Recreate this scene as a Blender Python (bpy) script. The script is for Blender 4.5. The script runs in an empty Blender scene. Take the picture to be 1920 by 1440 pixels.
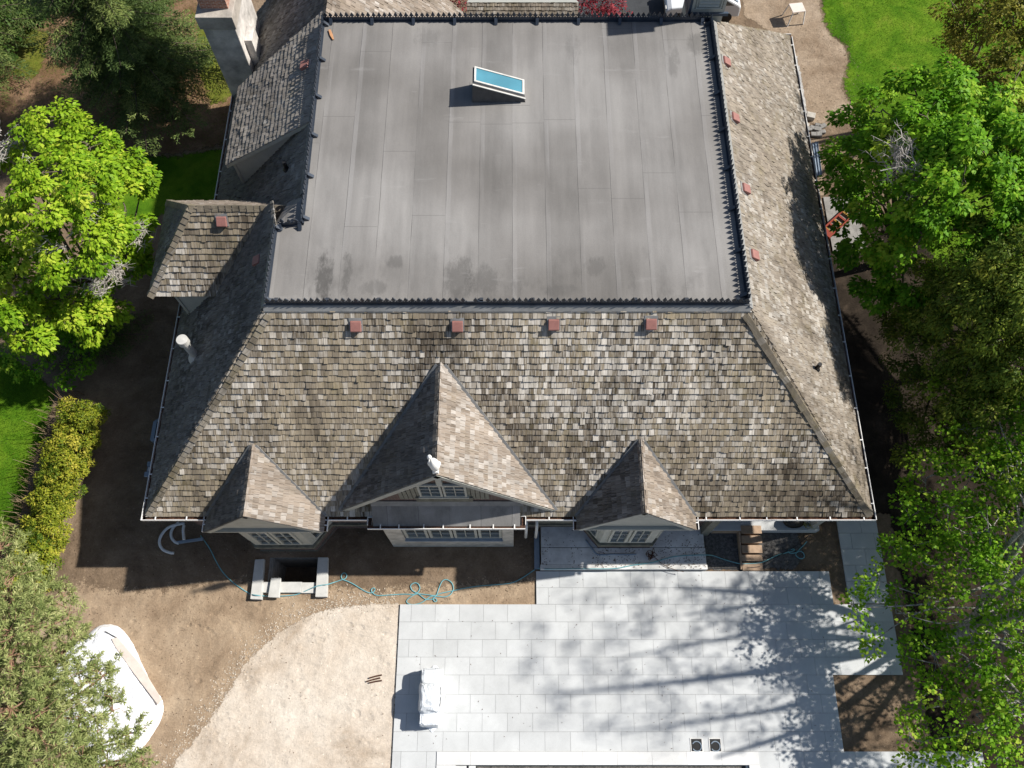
import bpy, math, random
import numpy as np
from mathutils import Vector, Matrix
random.seed(7)
RNG = np.random.default_rng(11)
sc = bpy.context.scene
COL = sc.collection
R = math.radians

# ------------------------------------------------------------------ camera geometry
FPX, TILT, HC = 1550.0, R(23), 32.0
def ray(x, y):
    u = (x - 960) / FPX; v = -(y - 720) / FPX
    return (u, v * math.cos(TILT) + math.sin(TILT), v * math.sin(TILT) - math.cos(TILT))
def P(x, y, z=0.0):                                    # point of the place at height z, surveyed from the photograph
    d = ray(x, y); k = (z - HC) / d[2]
    return Vector((d[0] * k, d[1] * k, z))
ZE, ZF, YE, RUN = 3.9, 9.7, 6.97, 5.25                 # eave height, flat roof height, front eave, run of the slopes
MS = (ZF - ZE) / RUN
MF = (ZF - ZE) / (12.1 - YE)
def S(x, y):                                           # point on the front slope
    d = ray(x, y); k = (ZE - MF * YE - HC) / (d[2] - MF * d[1])
    return Vector((d[0] * k, d[1] * k, HC + d[2] * k))
def SR(x, y):                                          # point on the right slope (eave X=12.44)
    d = ray(x, y); k = (ZE + MS * 12.44 - HC) / (d[2] + MS * d[0])
    return Vector((d[0] * k, d[1] * k, HC + d[2] * k))
def SL(x, y, xe=-12.66):                               # point on the left slope
    d = ray(x, y); k = (ZE - MS * xe - HC) / (d[2] - MS * d[0])
    return Vector((d[0] * k, d[1] * k, HC + d[2] * k))

# ------------------------------------------------------------------ materials
def new_mat(name):
    m = bpy.data.materials.new(name); m.use_nodes = True
    nt = m.node_tree; nt.nodes.clear()
    out = nt.nodes.new('ShaderNodeOutputMaterial')
    b = nt.nodes.new('ShaderNodeBsdfPrincipled')
    nt.links.new(b.outputs[0], out.inputs[0])
    return m, nt, b, out
class NT:
    def __init__(s, nt): s.nt = nt
    def n(s, t, **kw):
        o = s.nt.nodes.new(t)
        for k, v in kw.items(): setattr(o, k, v)
        return o
    def l(s, a, b): s.nt.links.new(a, b)
    def pos(s): return s.n('ShaderNodeNewGeometry').outputs['Position']
    def scale(s, vec, sx, sy, sz):
        m = s.n('ShaderNodeMapping'); m.inputs['Scale'].default_value = (sx, sy, sz); s.l(vec, m.inputs[0]); return m.outputs[0]
    def noise(s, vec, scale, detail=4, rough=.6, dist=0):
        o = s.n('ShaderNodeTexNoise'); s.l(vec, o.inputs['Vector'])
        o.inputs['Scale'].default_value = scale; o.inputs['Detail'].default_value = detail
        o.inputs['Roughness'].default_value = rough; o.inputs['Distortion'].default_value = dist
        return o.outputs['Fac']
    def ramp(s, fac, stops, interp='LINEAR'):
        o = s.n('ShaderNodeValToRGB'); cr = o.color_ramp; cr.interpolation = interp
        while len(cr.elements) < len(stops): cr.elements.new(.5)
        for e, (p, c) in zip(cr.elements, stops):
            e.position = p; e.color = (c, c, c, 1) if isinstance(c, (int, float)) else (*c, 1)
        s.l(fac, o.inputs[0]); return o.outputs[0]
    def mix(s, fac, a, b, mode='MIX'):
        o = s.n('ShaderNodeMix', data_type='RGBA', blend_type=mode)
        if isinstance(fac, (int, float)): o.inputs[0].default_value = fac
        else: s.l(fac, o.inputs[0])
        for i, v in ((6, a), (7, b)):
            if isinstance(v, tuple): o.inputs[i].default_value = (*v, 1)
            else: s.l(v, o.inputs[i])
        return o.outputs[2]
    def math(s, op, a, b=0.0, clamp=False):
        o = s.n('ShaderNodeMath', operation=op, use_clamp=clamp)
        for i, v in enumerate((a, b)):
            if isinstance(v, (int, float)): o.inputs[i].default_value = v
            else: s.l(v, o.inputs[i])
        return o.outputs[0]
    def bump(s, h, strength, dist, b):
        o = s.n('ShaderNodeBump'); o.inputs['Strength'].default_value = strength; o.inputs['Distance'].default_value = dist
        s.l(h, o.inputs['Height']); s.l(o.outputs[0], b.inputs['Normal'])
    def sep(s, vec):
        o = s.n('ShaderNodeSeparateXYZ'); s.l(vec, o.inputs[0]); return o.outputs
    def attr(s, name):
        return s.n('ShaderNodeAttribute', attribute_name=name)

def plain(name, col, rough=.7, metal=0.0, var=.25, nscale=3.0, bump=0.0, spec=.3):
    m, nt, b, out = new_mat(name); T = NT(nt)
    p = T.pos(); f = T.noise(p, nscale, 6, .65)
    lo = tuple(c * (1 - var) for c in col); hi = tuple(min(1, c * (1 + var)) for c in col)
    T.l(T.ramp(f, [(.3, lo), (.7, hi)]), b.inputs['Base Color'])
    b.inputs['Roughness'].default_value = rough; b.inputs['Metallic'].default_value = metal
    b.inputs['Specular IOR Level'].default_value = spec
    if bump: T.bump(T.noise(p, nscale * 8, 4), .5, bump, b)
    return m

def shingle_mat(name, light_bias=0.0, dark=(.06, .047, .036), mid=(.165, .132, .10), light=(.43, .39, .35), moss=.5, tan=(.26, .215, .16), soft=.5, zones=()):
    m, nt, b, out = new_mat(name); T = NT(nt)
    p = T.pos(); rv = T.sep(T.attr('rnd').outputs['Vector'])
    uv = T.n('ShaderNodeUVMap').outputs[0]
    low = T.noise(p, .20, 3, .6, .5)                    # weather patches, metres across
    low2 = T.noise(T.scale(p, 1.0, .45, .45), .42, 4, .65, .6)
    x, y, z = T.sep(p)
    for (zx, zy, rx, ry, amt, dk_) in zones:             # weather zones of their own: bleached or darkened stretches of roof
        ex = T.math('POWER', T.math('DIVIDE', T.math('SUBTRACT', x, zx), rx), 2.0); ey = T.math('POWER', T.math('DIVIDE', T.math('SUBTRACT', y, zy), ry), 2.0)
        v = T.math('ADD', T.math('ADD', ex, ey), T.math('MULTIPLY', T.math('SUBTRACT', T.noise(T.scale(p, 1, .5, .5), .8, 4, .6), .5), 2.2))
        g = T.ramp(v, [(.1, 1.0), (1.4, 0.0)])
        low = T.math('ADD', low, T.math('MULTIPLY', g, amt)); low2 = T.math('ADD', low2, T.math('MULTIPLY', g, dk_))
    t = T.math('ADD', T.math('MULTIPLY', rv[1], .36), T.math('MULTIPLY', low2, 1.15))
    base = T.ramp(t, [(.48, dark), (.72, mid), (.98, tan)])
    # bleached shingles, more of them where the weather patch says so; most only partly bleached
    thr = T.math('ADD', T.math('MULTIPLY', T.ramp(low, [(.40, 0.0), (.64, 1.0)]), .42), .04 + light_bias)
    lm = T.ramp(T.math('SUBTRACT', T.math('ADD', rv[0], thr), 1.0), [(0.0, 0.0), (.02, .35), (.3, 1.0)])
    lc = T.mix(rv[2], tuple(c * .72 for c in light), light)
    # vertical weather streaks run down each shingle
    st = T.noise(T.scale(uv, 24, 1.3, 1), 1.0, 4, .65)
    stm = T.ramp(st, [(.47, 0.0), (.62, 1.0)])
    sb = T.math('MULTIPLY', stm, T.math('ADD', T.math('MULTIPLY', T.ramp(low, [(.38, 0.0), (.62, 1.0)]), .55), T.math('MULTIPLY', rv[2], .25)))
    base = T.mix(sb, base, tuple(c * .85 for c in light))
    dk = T.ramp(T.noise(T.scale(uv, 17, 1.1, 1), 1.3, 4, .65), [(.36, 1.0), (.5, 0.0)])
    col = T.mix(T.math('MULTIPLY', lm, T.math('SUBTRACT', 1.0, T.math('MULTIPLY', dk, .7))), base, lc)
    st2 = T.noise(T.scale(uv, 60, 3, 1), 1.0, 2, .5)
    col = T.mix(soft, col, T.ramp(st2, [(.25, .4), (.7, 1.2)]), 'MULTIPLY')
    mo = T.ramp(T.noise(p, 1.3, 5, .75), [(.52, 0.0), (.70, 1.0)])
    col = T.mix(T.math('MULTIPLY', mo, moss), col, (.165, .135, .055))
    run = T.noise(T.scale(p, 1.0, .10, .10), 2.2, 4, .65, .3)   # rain runs down the slope
    run2 = T.noise(T.scale(p, .10, 1.0, .10), 2.2, 4, .65, .3)
    nz = T.sep(T.n('ShaderNodeNewGeometry').outputs['True Normal']); ax = T.math('GREATER_THAN', T.math('ABSOLUTE', nz[0]), .4)
    rr = T.mix(ax, run, run2)
    col = T.mix(.6, col, T.ramp(rr, [(.34, .6), (.5, 1.05), (.68, 1.35)]), 'MULTIPLY')
    T.l(col, b.inputs['Base Color']); b.inputs['Roughness'].default_value = .9
    b.inputs['Specular IOR Level'].default_value = .15
    T.bump(st2, .4, .01, b)
    return m

def leaf_mat(name, c1, c2, c3, trans=.35, rough=.5):
    m, nt, b, out = new_mat(name); T = NT(nt)
    rv = T.sep(T.attr('rnd').outputs['Vector'])
    col = T.ramp(rv[0], [(0.0, c1), (.55, c2), (1.0, c3)])
    T.l(col, b.inputs['Base Color']); b.inputs['Roughness'].default_value = rough
    b.inputs['Specular IOR Level'].default_value = .12
    tr = T.n('ShaderNodeBsdfTranslucent'); T.l(col, tr.inputs[0])
    mx = T.n('ShaderNodeMixShader'); mx.inputs[0].default_value = trans
    T.l(b.outputs[0], mx.inputs[1]); T.l(tr.outputs[0], mx.inputs[2]); T.l(mx.outputs[0], out.inputs[0])
    return m

def ground_mat(name, stops, scale=.5, fine=12.0, bump=.05, fine_amt=.35, pebble=0.0, prints=0.0):
    m, nt, b, out = new_mat(name); T = NT(nt); p = T.pos()
    a = T.noise(p, scale, 7, .68, .3)
    col = T.ramp(a, stops)
    mid = T.noise(p, 2.6, 6, .7)
    col = T.mix(.4, col, T.ramp(mid, [(.33, .66), (.5, 1.0), (.68, 1.22)]), 'MULTIPLY')
    f = T.noise(p, fine, 5, .75)
    col = T.mix(fine_amt, col, T.ramp(f, [(.3, .55), (.7, 1.35)]), 'MULTIPLY')
    h = T.math('ADD', T.noise(p, 2.2, 6, .65), T.math('MULTIPLY', f, .35))
    if pebble:
        for sc_, th, c in ((9.0, .18, 1.45), (17.0, .2, .5)):
            v = T.n('ShaderNodeTexVoronoi'); T.l(p, v.inputs['Vector']); v.inputs['Scale'].default_value = sc_
            rn = T.sep(v.outputs['Color'])[0]
            msk = T.math('MULTIPLY', T.math('LESS_THAN', v.outputs['Distance'], th), T.math('GREATER_THAN', rn, 1 - pebble))
            col = T.mix(msk, col, T.mix(1.0, col, (c, c, c), 'MULTIPLY'))
    if prints:                                          # scuffs and footprints: small hollows clustered where people walked
        v = T.n('ShaderNodeTexVoronoi', feature='SMOOTH_F1'); T.l(T.scale(p, 1, 1.5, 1), v.inputs['Vector']); v.inputs['Scale'].default_value = 2.6
        hol = T.ramp(v.outputs['Distance'], [(.12, 0.0), (.3, 1.0)])
        where = T.ramp(T.noise(p, .45, 3), [(.45, 0.0), (.6, 1.0)])
        h = T.math('ADD', h, T.math('MULTIPLY', T.math('MULTIPLY', hol, where), prints))
    T.l(col, b.inputs['Base Color']); b.inputs['Roughness'].default_value = 1.0
    b.inputs['Specular IOR Level'].default_value = .1
    T.bump(h, .8, bump, b)
    return m

def membrane_mat():
    m, nt, b, out = new_mat('roof membrane'); T = NT(nt); p = T.pos(); x, y, z = T.sep(p)
    a = T.noise(p, .22, 3, .5)
    base = T.ramp(a, [(.36, (.14, .131, .122)), (.5, (.188, .178, .168)), (.64, (.238, .228, .217))])
    sm = T.noise(T.scale(p, 1, .22, 1), 1.1, 6, .66)      # smears drawn out along the sheets
    base = T.mix(.45, base, T.ramp(sm, [(.33, .68), (.5, 1.0), (.7, 1.18)]), 'MULTIPLY')
    strip = T.noise(T.scale(p, 1.1, .05, 1), 2.2, 3, .6)
    base = T.mix(.4, base, T.ramp(strip, [(.3, .72), (.7, 1.22)]), 'MULTIPLY')
    # sheet to sheet tone
    si = T.math('FLOOR', T.math('DIVIDE', T.math('ADD', x, 20.33), 1.07))
    wn = T.n('ShaderNodeTexWhiteNoise', noise_dimensions='1D'); T.l(si, wn.inputs['W'])
    base = T.mix(.35, base, T.ramp(wn.outputs[0], [(0, .82), (1, 1.18)]), 'MULTIPLY')
    # laps between sheets: dark line and paler lapped band, slightly wavy
    wob = T.math('MULTIPLY', T.math('SUBTRACT', T.noise(T.scale(p, .1, .5, 1), 1.0, 2), .5), .05)
    fr = T.math('FRACT', T.math('DIVIDE', T.math('ADD', T.math('ADD', x, 20.33), wob), 1.07))
    band = T.math('MULTIPLY', T.math('MULTIPLY', T.math('LESS_THAN', fr, .15), T.ramp(T.noise(T.scale(p, 1, .12, 1), 1.7, 3), [(.42, 0.0), (.62, 1.0)])), .32)
    base = T.mix(band, base, (.31, .30, .295))
    ln = T.math('LESS_THAN', fr, .014)
    brk = T.ramp(T.noise(T.scale(p, 1, .35, 1), 1.3, 3), [(.4, .15), (.55, .8)])
    base = T.mix(T.math('MULTIPLY', ln, brk), base, (.045, .043, .042))
    # cross laps, staggered
    off = T.math('MULTIPLY', wn.outputs[0], 9.0)
    fy = T.math('FRACT', T.math('DIVIDE', T.math('ADD', T.math('ADD', y, off), 10), 7.3))
    base = T.mix(T.math('MULTIPLY', T.math('LESS_THAN', fy, .003), .35), base, (.05, .048, .046))
    # ponding stains
    d = T.ramp(T.noise(T.scale(p, 1.6, .7, 1), 1.1, 5, .65), [(.53, 0.0), (.70, 1.0)])
    dy = T.ramp(T.math('DIVIDE', T.math('SUBTRACT', y, 12.0), 3.2), [(.0, 1.0), (1.0, 0.0)])
    base = T.mix(T.math('MULTIPLY', T.math('MULTIPLY', d, dy), .6), base, (.075, .07, .066))
    def blot(px, py, rx, ry, amt):
        nonlocal base
        c = P(px, py, ZF)
        nd = T.noise(T.scale(p, 1.6, .7, 1), 2.0, 6, .8)
        ex = T.math('POWER', T.math('DIVIDE', T.math('SUBTRACT', x, c.x), rx), 2.0)
        ey = T.math('POWER', T.math('DIVIDE', T.math('SUBTRACT', y, c.y), ry), 2.0)
        v = T.math('ADD', T.math('ADD', ex, ey), T.math('MULTIPLY', T.math('SUBTRACT', nd, .5), 5.0))
        msk = T.ramp(v, [(.1, 1.0), (2.1, 0.0)])
        base = T.mix(T.math('MULTIPLY', msk, amt), base, (.07, .066, .062))
    for t in ((608, 524, .3, 1.15, .85), (650, 518, .18, 1.0, .6), (740, 492, .3, .25, .5), (860, 526, .5, .8, .55), (908, 528, .55, .7, .45), (700, 540, .5, .3, .4), (1050, 545, .6, .25, .35), (968, 540, .2, .5, .35), (1115, 500, .35, .4, .45), (1185, 528, .15, .6, .35), (1310, 80, .5, .6, .45), (1262, 115, .25, .8, .35), (1325, 490, .2, .5, -.0), (800, 70, .5, .5, .25), (1075, 90, .3, .8, .25)):
        if t[4] > 0: blot(*t)
    # pale scuffs
    sc_ = T.ramp(T.noise(T.scale(p, .5, 2.2, 1), 1.2, 4, .6), [(.64, 0.0), (.74, 1.0)])
    base = T.mix(T.math('MULTIPLY', sc_, .22), base, (.34, .33, .32))
    fg = T.noise(p, 40, 3, .7)
    base = T.mix(.3, base, T.ramp(fg, [(.3, .7), (.7, 1.3)]), 'MULTIPLY')
    T.l(base, b.inputs['Base Color']); b.inputs['Roughness'].default_value = .8
    T.bump(T.math('ADD', T.noise(p, .8, 4), T.math('MULTIPLY', ln, -.3)), .35, .05, b)
    return m

def brick_mat(name, c1, c2, mortar, sx=4.4, vert=True):
    m, nt, b, out = new_mat(name); T = NT(nt); p = T.pos(); x, y, z = T.sep(p)
    cmb = T.n('ShaderNodeCombineXYZ'); T.l(T.math('ADD', x, y), cmb.inputs[0]); T.l(z, cmb.inputs[1])
    br = T.n('ShaderNodeTexBrick'); T.l(cmb.outputs[0], br.inputs['Vector'])
    br.inputs['Color1'].default_value = (*c1, 1); br.inputs['Color2'].default_value = (*c2, 1); br.inputs['Mortar'].default_value = (*mortar, 1)
    br.inputs['Scale'].default_value = 1.0; br.inputs['Brick Width'].default_value = .225; br.inputs['Row Height'].default_value = .075; br.inputs['Mortar Size'].default_value = .009
    col = T.mix(.5, br.outputs[0], T.ramp(T.noise(p, 6, 5), [(.3, .6), (.7, 1.3)]), 'MULTIPLY')
    T.l(col, b.inputs['Base Color']); b.inputs['Roughness'].default_value = .9
    T.bump(br.outputs[1], -.4, .01, b)
    return m

def paver_mat(name, lo, hi):
    m, nt, b, out = new_mat(name); T = NT(nt); p = T.pos()
    rv = T.sep(T.attr('rnd').outputs['Vector'])
    col = T.ramp(rv[0], [(0, lo), (1, hi)])
    col = T.mix(.4, col, T.ramp(T.noise(p, 1.3, 6, .65), [(.3, .78), (.7, 1.15)]), 'MULTIPLY')
    sp = T.ramp(T.noise(p, 9, 4, .6), [(.66, 0.0), (.72, 1.0)])
    col = T.mix(T.math('MULTIPLY', sp, .16), col, (.16, .14, .12))
    col = T.mix(.5, col, T.ramp(T.noise(p, .45, 4, .6), [(.35, .86), (.65, 1.08)]), 'MULTIPLY')
    col = T.mix(.2, col, T.ramp(T.noise(p, 60, 2, .6), [(.3, .7), (.7, 1.25)]), 'MULTIPLY')
    T.l(col, b.inputs['Base Color']); b.inputs['Roughness'].default_value = .8; b.inputs['Specular IOR Level'].default_value = .2
    T.bump(T.noise(p, 30, 4), .25, .01, b)
    return m

def glass_mat(name, col, rough=.05):
    m, nt, b, out = new_mat(name); T = NT(nt)
    f = T.noise(T.pos(), .9, 2)
    T.l(T.ramp(f, [(.35, tuple(c * .75 for c in col)), (.65, col)]), b.inputs['Base Color'])
    b.inputs['Roughness'].default_value = rough; b.inputs['Specular IOR Level'].default_value = .8
    b.inputs['Coat Weight'].default_value = .6; b.inputs['Coat Roughness'].default_value = .02
    return m

def bark_mat(name, c1, c2, birch=False):
    m, nt, b, out = new_mat(name); T = NT(nt); p = T.pos()
    f = T.noise(T.scale(p, 6, 6, 1.2 if not birch else 14), 1.0, 5, .7)
    T.l(T.ramp(f, [(.35, c1), (.62, c2)]), b.inputs['Base Color']); b.inputs['Roughness'].default_value = .95
    T.bump(f, .6, .02, b)
    return m

M = {}
M['sh_front'] = shingle_mat('weathered shingles front', .06, dark=(.072, .057, .041), mid=(.20, .165, .122), light=(.66, .61, .54), moss=.42, tan=(.32, .265, .188), zones=((3.6, 10.6, 4.2, 1.8, .2, .0), (-1.2, 10.4, 2.6, 2.0, -.1, -.16), (-6.0, 9.6, 2.2, 2.2, -.03, .14), (1.8, 8.2, 1.6, 2.0, -.06, -.12), (6.6, 9.2, 3.0, 2.0, .12, .06), (9.5, 7.6, 2.2, 1.0, -.1, -.08), (-9.5, 7.8, 2.4, 1.4, -.05, .1)))
M['sh_side'] = shingle_mat('weathered shingles side', .0, dark=(.115, .094, .07), mid=(.19, .16, .128), light=(.40, .37, .33), moss=.3, tan=(.25, .213, .17), soft=.5)
M['sh_shade'] = shingle_mat('shade-darkened shingles', -.06, dark=(.078, .07, .062), mid=(.14, .128, .114), light=(.29, .275, .255), moss=.2, tan=(.175, .16, .14))  # for left-facing slopes: their shade is put into the darker colour
M['sh_shed'] = shingle_mat('grey shingles', .0, dark=(.15, .132, .113), mid=(.235, .21, .185), light=(.40, .38, .35), moss=.2, tan=(.28, .25, .215))
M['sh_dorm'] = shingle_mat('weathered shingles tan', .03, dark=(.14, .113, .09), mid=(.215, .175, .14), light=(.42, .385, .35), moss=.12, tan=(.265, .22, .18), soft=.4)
M['cap'] = shingle_mat('hip cap shingles', .05, dark=(.11, .095, .07), mid=(.18, .152, .115), light=(.34, .31, .27), moss=.5, tan=(.22, .19, .14))
M['membrane'] = membrane_mat()
M['iron'] = plain('dark iron', (.04, .05, .068), .38, 0.25, .3, 4, spec=.5)
M['flash'] = plain('grey flashing', (.25, .25, .245), .5, .2, .25, 2)
M['flash_pale'] = plain('pale flashing', (.5, .49, .46), .6, .0, .2, 3)
M['flash_shade'] = plain('shade-darkened flashing', (.16, .165, .17), .5, .3, .3, 3)  # darker flashing for left-side edges, their shade put into the grey
M['white'] = plain('white paint', (.72, .71, .69), .5, 0, .08, 2)
M['gutter_dirt'] = plain('gutter leaf litter', (.075, .04, .026), 1, 0, .7, 14, .03)
M['trim'] = plain('sage grey trim', (.40, .40, .355), .6, 0, .1, 3)
M['trim_dark'] = plain('grey timber cladding', (.19, .185, .15), .7, 0, .2, 5)
M['trim_blue'] = plain('slate blue trim', (.05, .07, .1), .5, 0, .2, 4)
M['siding'] = plain('pale grey siding', (.40, .41, .38), .6, 0, .1, 2)
M['brick'] = brick_mat('dark red brick', (.16, .075, .055), (.09, .055, .045), (.2, .18, .16))
M['brick_red'] = brick_mat('orange red brick', (.38, .14, .075), (.27, .1, .06), (.5, .45, .4))
M['stone'] = plain('pale cut stone', (.45, .42, .37), .9, 0, .3, 2.5, .03)
M['ledge'] = plain('weathered ledge', (.15, .145, .115), .9, 0, .4, 4, .01)
M['render'] = plain('stained cement render', (.52, .49, .46), .95, 0, .5, 1.1, .03)
M['ledge_grey'] = plain('weathered beige cement', (.36, .325, .285), .95, 0, .35, 1.6, .02)
M['glass'] = glass_mat('window glass', (.07, .085, .09))
M['glass_sky'] = glass_mat('skylight glass', (.085, .27, .35), .10)
M['vent'] = plain('terracotta plastic', (.27, .125, .108), .55, 0, .15, 5)
M['steel'] = plain('galvanised steel', (.55, .57, .58), .32, .85, .12, 4)
M['black'] = plain('black plastic', (.012, .012, .013), .5, 0, .3, 5)
M['pipe'] = plain('white plastic pipe', (.62, .62, .61), .45, 0, .1, 4)
M['bluegrey'] = plain('blue grey sheet metal', (.22, .27, .33), .5, .1, .12, 3)
M['soil'] = ground_mat('brown soil', [(.3, (.10, .068, .045)), (.5, (.18, .13, .088)), (.72, (.27, .20, .14))], .5, 14, .07, .5, .12, .5)
M['soil_pale'] = ground_mat('pale brown soil', [(.3, (.21, .148, .098)), (.5, (.32, .238, .162)), (.72, (.42, .325, .23))], .5, 14, .07, .4, .10, .6)
M['soil_shade'] = ground_mat('shade-toned dark soil', [(.3, (.012, .009, .007)), (.55, (.03, .023, .017)), (.75, (.07, .052, .038))], .9, 18, .06, .7, .05)  # near-black ground colour with the deep shade put into it
M['sand'] = ground_mat('pale sand', [(.30, (.34, .262, .19)), (.47, (.53, .455, .375)), (.7, (.62, .56, .485))], .3, 11, .06, .3, .10, .45)
M['dirt'] = ground_mat('dry pale dirt', [(.3, (.19, .135, .09)), (.55, (.29, .222, .158)), (.75, (.38, .30, .225))], .6, 11, .07, .45, .15, .4)
M['needles'] = ground_mat('needle litter', [(.3, (.10, .10, .02)), (.42, (.15, .09, .05)), (.62, (.25, .16, .10)), (.75, (.21, .24, .05))], .45, 10, .06, .6)
M['lawn'] = ground_mat('mown lawn', [(.28, (.028, .08, .004)), (.44, (.06, .14, .006)), (.58, (.11, .195, .012)), (.74, (.18, .205, .03))], .5, 16, .05, .6)
M['lawn_thin'] = ground_mat('thin yellow grass', [(.3, (.08, .085, .015)), (.5, (.13, .145, .022)), (.7, (.18, .155, .05))], .8, 10, .05, .7)
M['gravel'] = ground_mat('dark gravel', [(.3, (.06, .058, .055)), (.5, (.12, .115, .11)), (.7, (.2, .19, .18))], 9, 24, .06, .7)
M['gravel_pale'] = ground_mat('pale gravel', [(.3, (.3, .28, .26)), (.5, (.42, .4, .37)), (.7, (.52, .5, .47))], 3, 22, .05, .6)
M['asphalt'] = ground_mat('asphalt', [(.3, (.045, .048, .052)), (.7, (.065, .068, .072))], .6, 40, .01, .3)
M['paver'] = paver_mat('grey concrete pavers', (.495, .506, .508), (.54, .552, .554))
M['joint'] = plain('dusty joint sand', (.27, .265, .255), 1, 0, .4, 3)
M['coping'] = paver_mat('white coping stone', (.62, .62, .61), (.70, .70, .69))
M['concrete'] = plain('old concrete', (.60, .59, .57), .9, 0, .25, 1.6, .01)
M['slab_dark'] = plain('worn grey stone', (.23, .22, .205), .9, 0, .3, 3, .02)
M['slab'] = plain('cast stone', (.50, .495, .47), .85, 0, .12, 3)
M['wood'] = plain('bare plywood', (.36, .255, .175), .8, 0, .2, 5)
M['hose'] = plain('teal hose', (.15, .36, .40), .4, 0, .15, 6)
M['cable'] = plain('dark cable', (.03, .03, .035), .5)
def film_mat(name, col, dirt, rough, bump, sx=1.0):
    m, nt, b, out = new_mat(name); T = NT(nt); p = T.pos()
    w = T.noise(T.scale(p, 1, .6 * sx, 1), 2.0, 5, .55, 1.6); w2 = T.noise(p, 9, 4, .6, .8)
    d = T.ramp(T.noise(p, 1.4, 6, .7), [(.55, 0.0), (.75, 1.0)])
    T.l(T.mix(T.math('MULTIPLY', d, .55), col, dirt), b.inputs['Base Color']); b.inputs['Roughness'].default_value = rough
    T.bump(T.math('ADD', w, T.math('MULTIPLY', w2, .25)), .9, bump, b); return m
M['tarp'] = film_mat('white tarpaulin', (.84, .84, .85), (.58, .53, .47), .45, .12)
M['board'] = plain('pale board', (.62, .54, .48), .8, 0, .12, 2)
M['wrap'] = film_mat('clear white plastic wrap', (.70, .73, .76), (.42, .46, .50), .16, .10, 2.0)
M['rust'] = plain('rusty steel bar', (.10, .05, .035), .8, .4, .3, 9)
M['orange'] = plain('orange fibreglass', (.22, .03, .012), .5, 0, .2, 4)
M['yellow'] = plain('yellow label', (.3, .16, .02), .5, 0, .15, 6)
M['carpaint'] = plain('white car paint', (.72, .73, .74), .2, 0, .03, 1, 0, .6)
M['statue'] = plain('white painted stone', (.80, .79, .76), .7, 0, .08, 6, .005)
M['skylight'] = plain('dark felt upstand', (.085, .08, .078), .9, 0, .25, 5)
M['lead'] = plain('orange bark scrap', (.42, .22, .11), .8)
M['bark'] = bark_mat('grey brown bark', (.06, .045, .033), (.17, .135, .1))
M['bark_pine'] = bark_mat('orange pine bark', (.13, .07, .04), (.36, .22, .14))
M['bark_birch'] = bark_mat('white birch bark', (.08, .07, .06), (.46, .44, .40), True)
M['deadwood'] = bark_mat('bare grey twigs', (.28, .25, .22), (.48, .45, .41))
M['leaf_maple'] = leaf_mat('fresh maple leaves', (.13, .27, .012), (.30, .46, .025), (.50, .58, .06), .35)
M['leaf_maple2'] = leaf_mat('green maple leaves', (.085, .23, .01), (.19, .41, .02), (.40, .55, .05), .38)
M['leaf_olive'] = leaf_mat('olive yellow leaves', (.10, .11, .015), (.21, .21, .03), (.36, .32, .06), .3)
M['leaf_cedar'] = leaf_mat('cedar foliage', (.065, .115, .014), (.15, .215, .026), (.32, .35, .05), .28)
M['leaf_spruce'] = leaf_mat('green spruce needles', (.04, .072, .022), (.09, .14, .04), (.24, .29, .085), .18)
M['leaf_pine'] = leaf_mat('pale pine needles', (.15, .20, .06), (.30, .34, .12), (.52, .52, .24), .2)
M['leaf_birch'] = leaf_mat('birch leaves', (.10, .25, .012), (.22, .43, .022), (.44, .57, .06), .45)
M['leaf_hedge'] = leaf_mat('golden hedge foliage', (.06, .11, .01), (.24, .27, .022), (.47, .42, .06), .2)
M['leaf_red'] = leaf_mat('crimson leaves', (.12, .012, .02), (.26, .03, .045), (.42, .09, .10), .3)
M['leaf_dark'] = leaf_mat('dark green leaves', (.02, .05, .01), (.045, .09, .015), (.09, .15, .025), .2)
M['twig_brown'] = leaf_mat('brown inner twigs', (.14, .10, .06), (.22, .16, .10), (.30, .23, .15), .05)
M['grass_blade'] = leaf_mat('grass blades', (.035, .10, .004), (.075, .175, .008), (.16, .24, .02), .25)
M['grain'] = leaf_mat('pale sand grains', (.36, .29, .22), (.5, .43, .35), (.6, .54, .46), 0.0, 1.0)
M['clod'] = leaf_mat('soil crumbs', (.07, .045, .03), (.16, .11, .075), (.34, .27, .2), 0.0, 1.0)

# ------------------------------------------------------------------ objects
ORI = {}
def tag(o, label=None, cat=None, group=None, kind=None):
    if label: o['label'] = label
    if cat: o['category'] = cat
    if group: o['group'] = group
    if kind: o['kind'] = kind
    return o
def thing(name, loc, label, cat, group=None):
    o = bpy.data.objects.new(name, None); COL.objects.link(o)
    o.empty_display_size = .2; o.location = loc; ORI[o.name] = Vector(loc)
    return tag(o, label, cat, group)
def link_mesh(name, me, parent=None, origin=None):
    o = bpy.data.objects.new(name, me); COL.objects.link(o)
    if parent is not None:
        po = ORI[parent.name]; o.parent = parent
        o.location = (Vector(origin) - po) if origin is not None else (0, 0, 0)
        ORI[o.name] = Vector(origin) if origin is not None else po.copy()
    else:
        o.location = origin if origin is not None else (0, 0, 0); ORI[o.name] = Vector(o.location)
    return o

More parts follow.
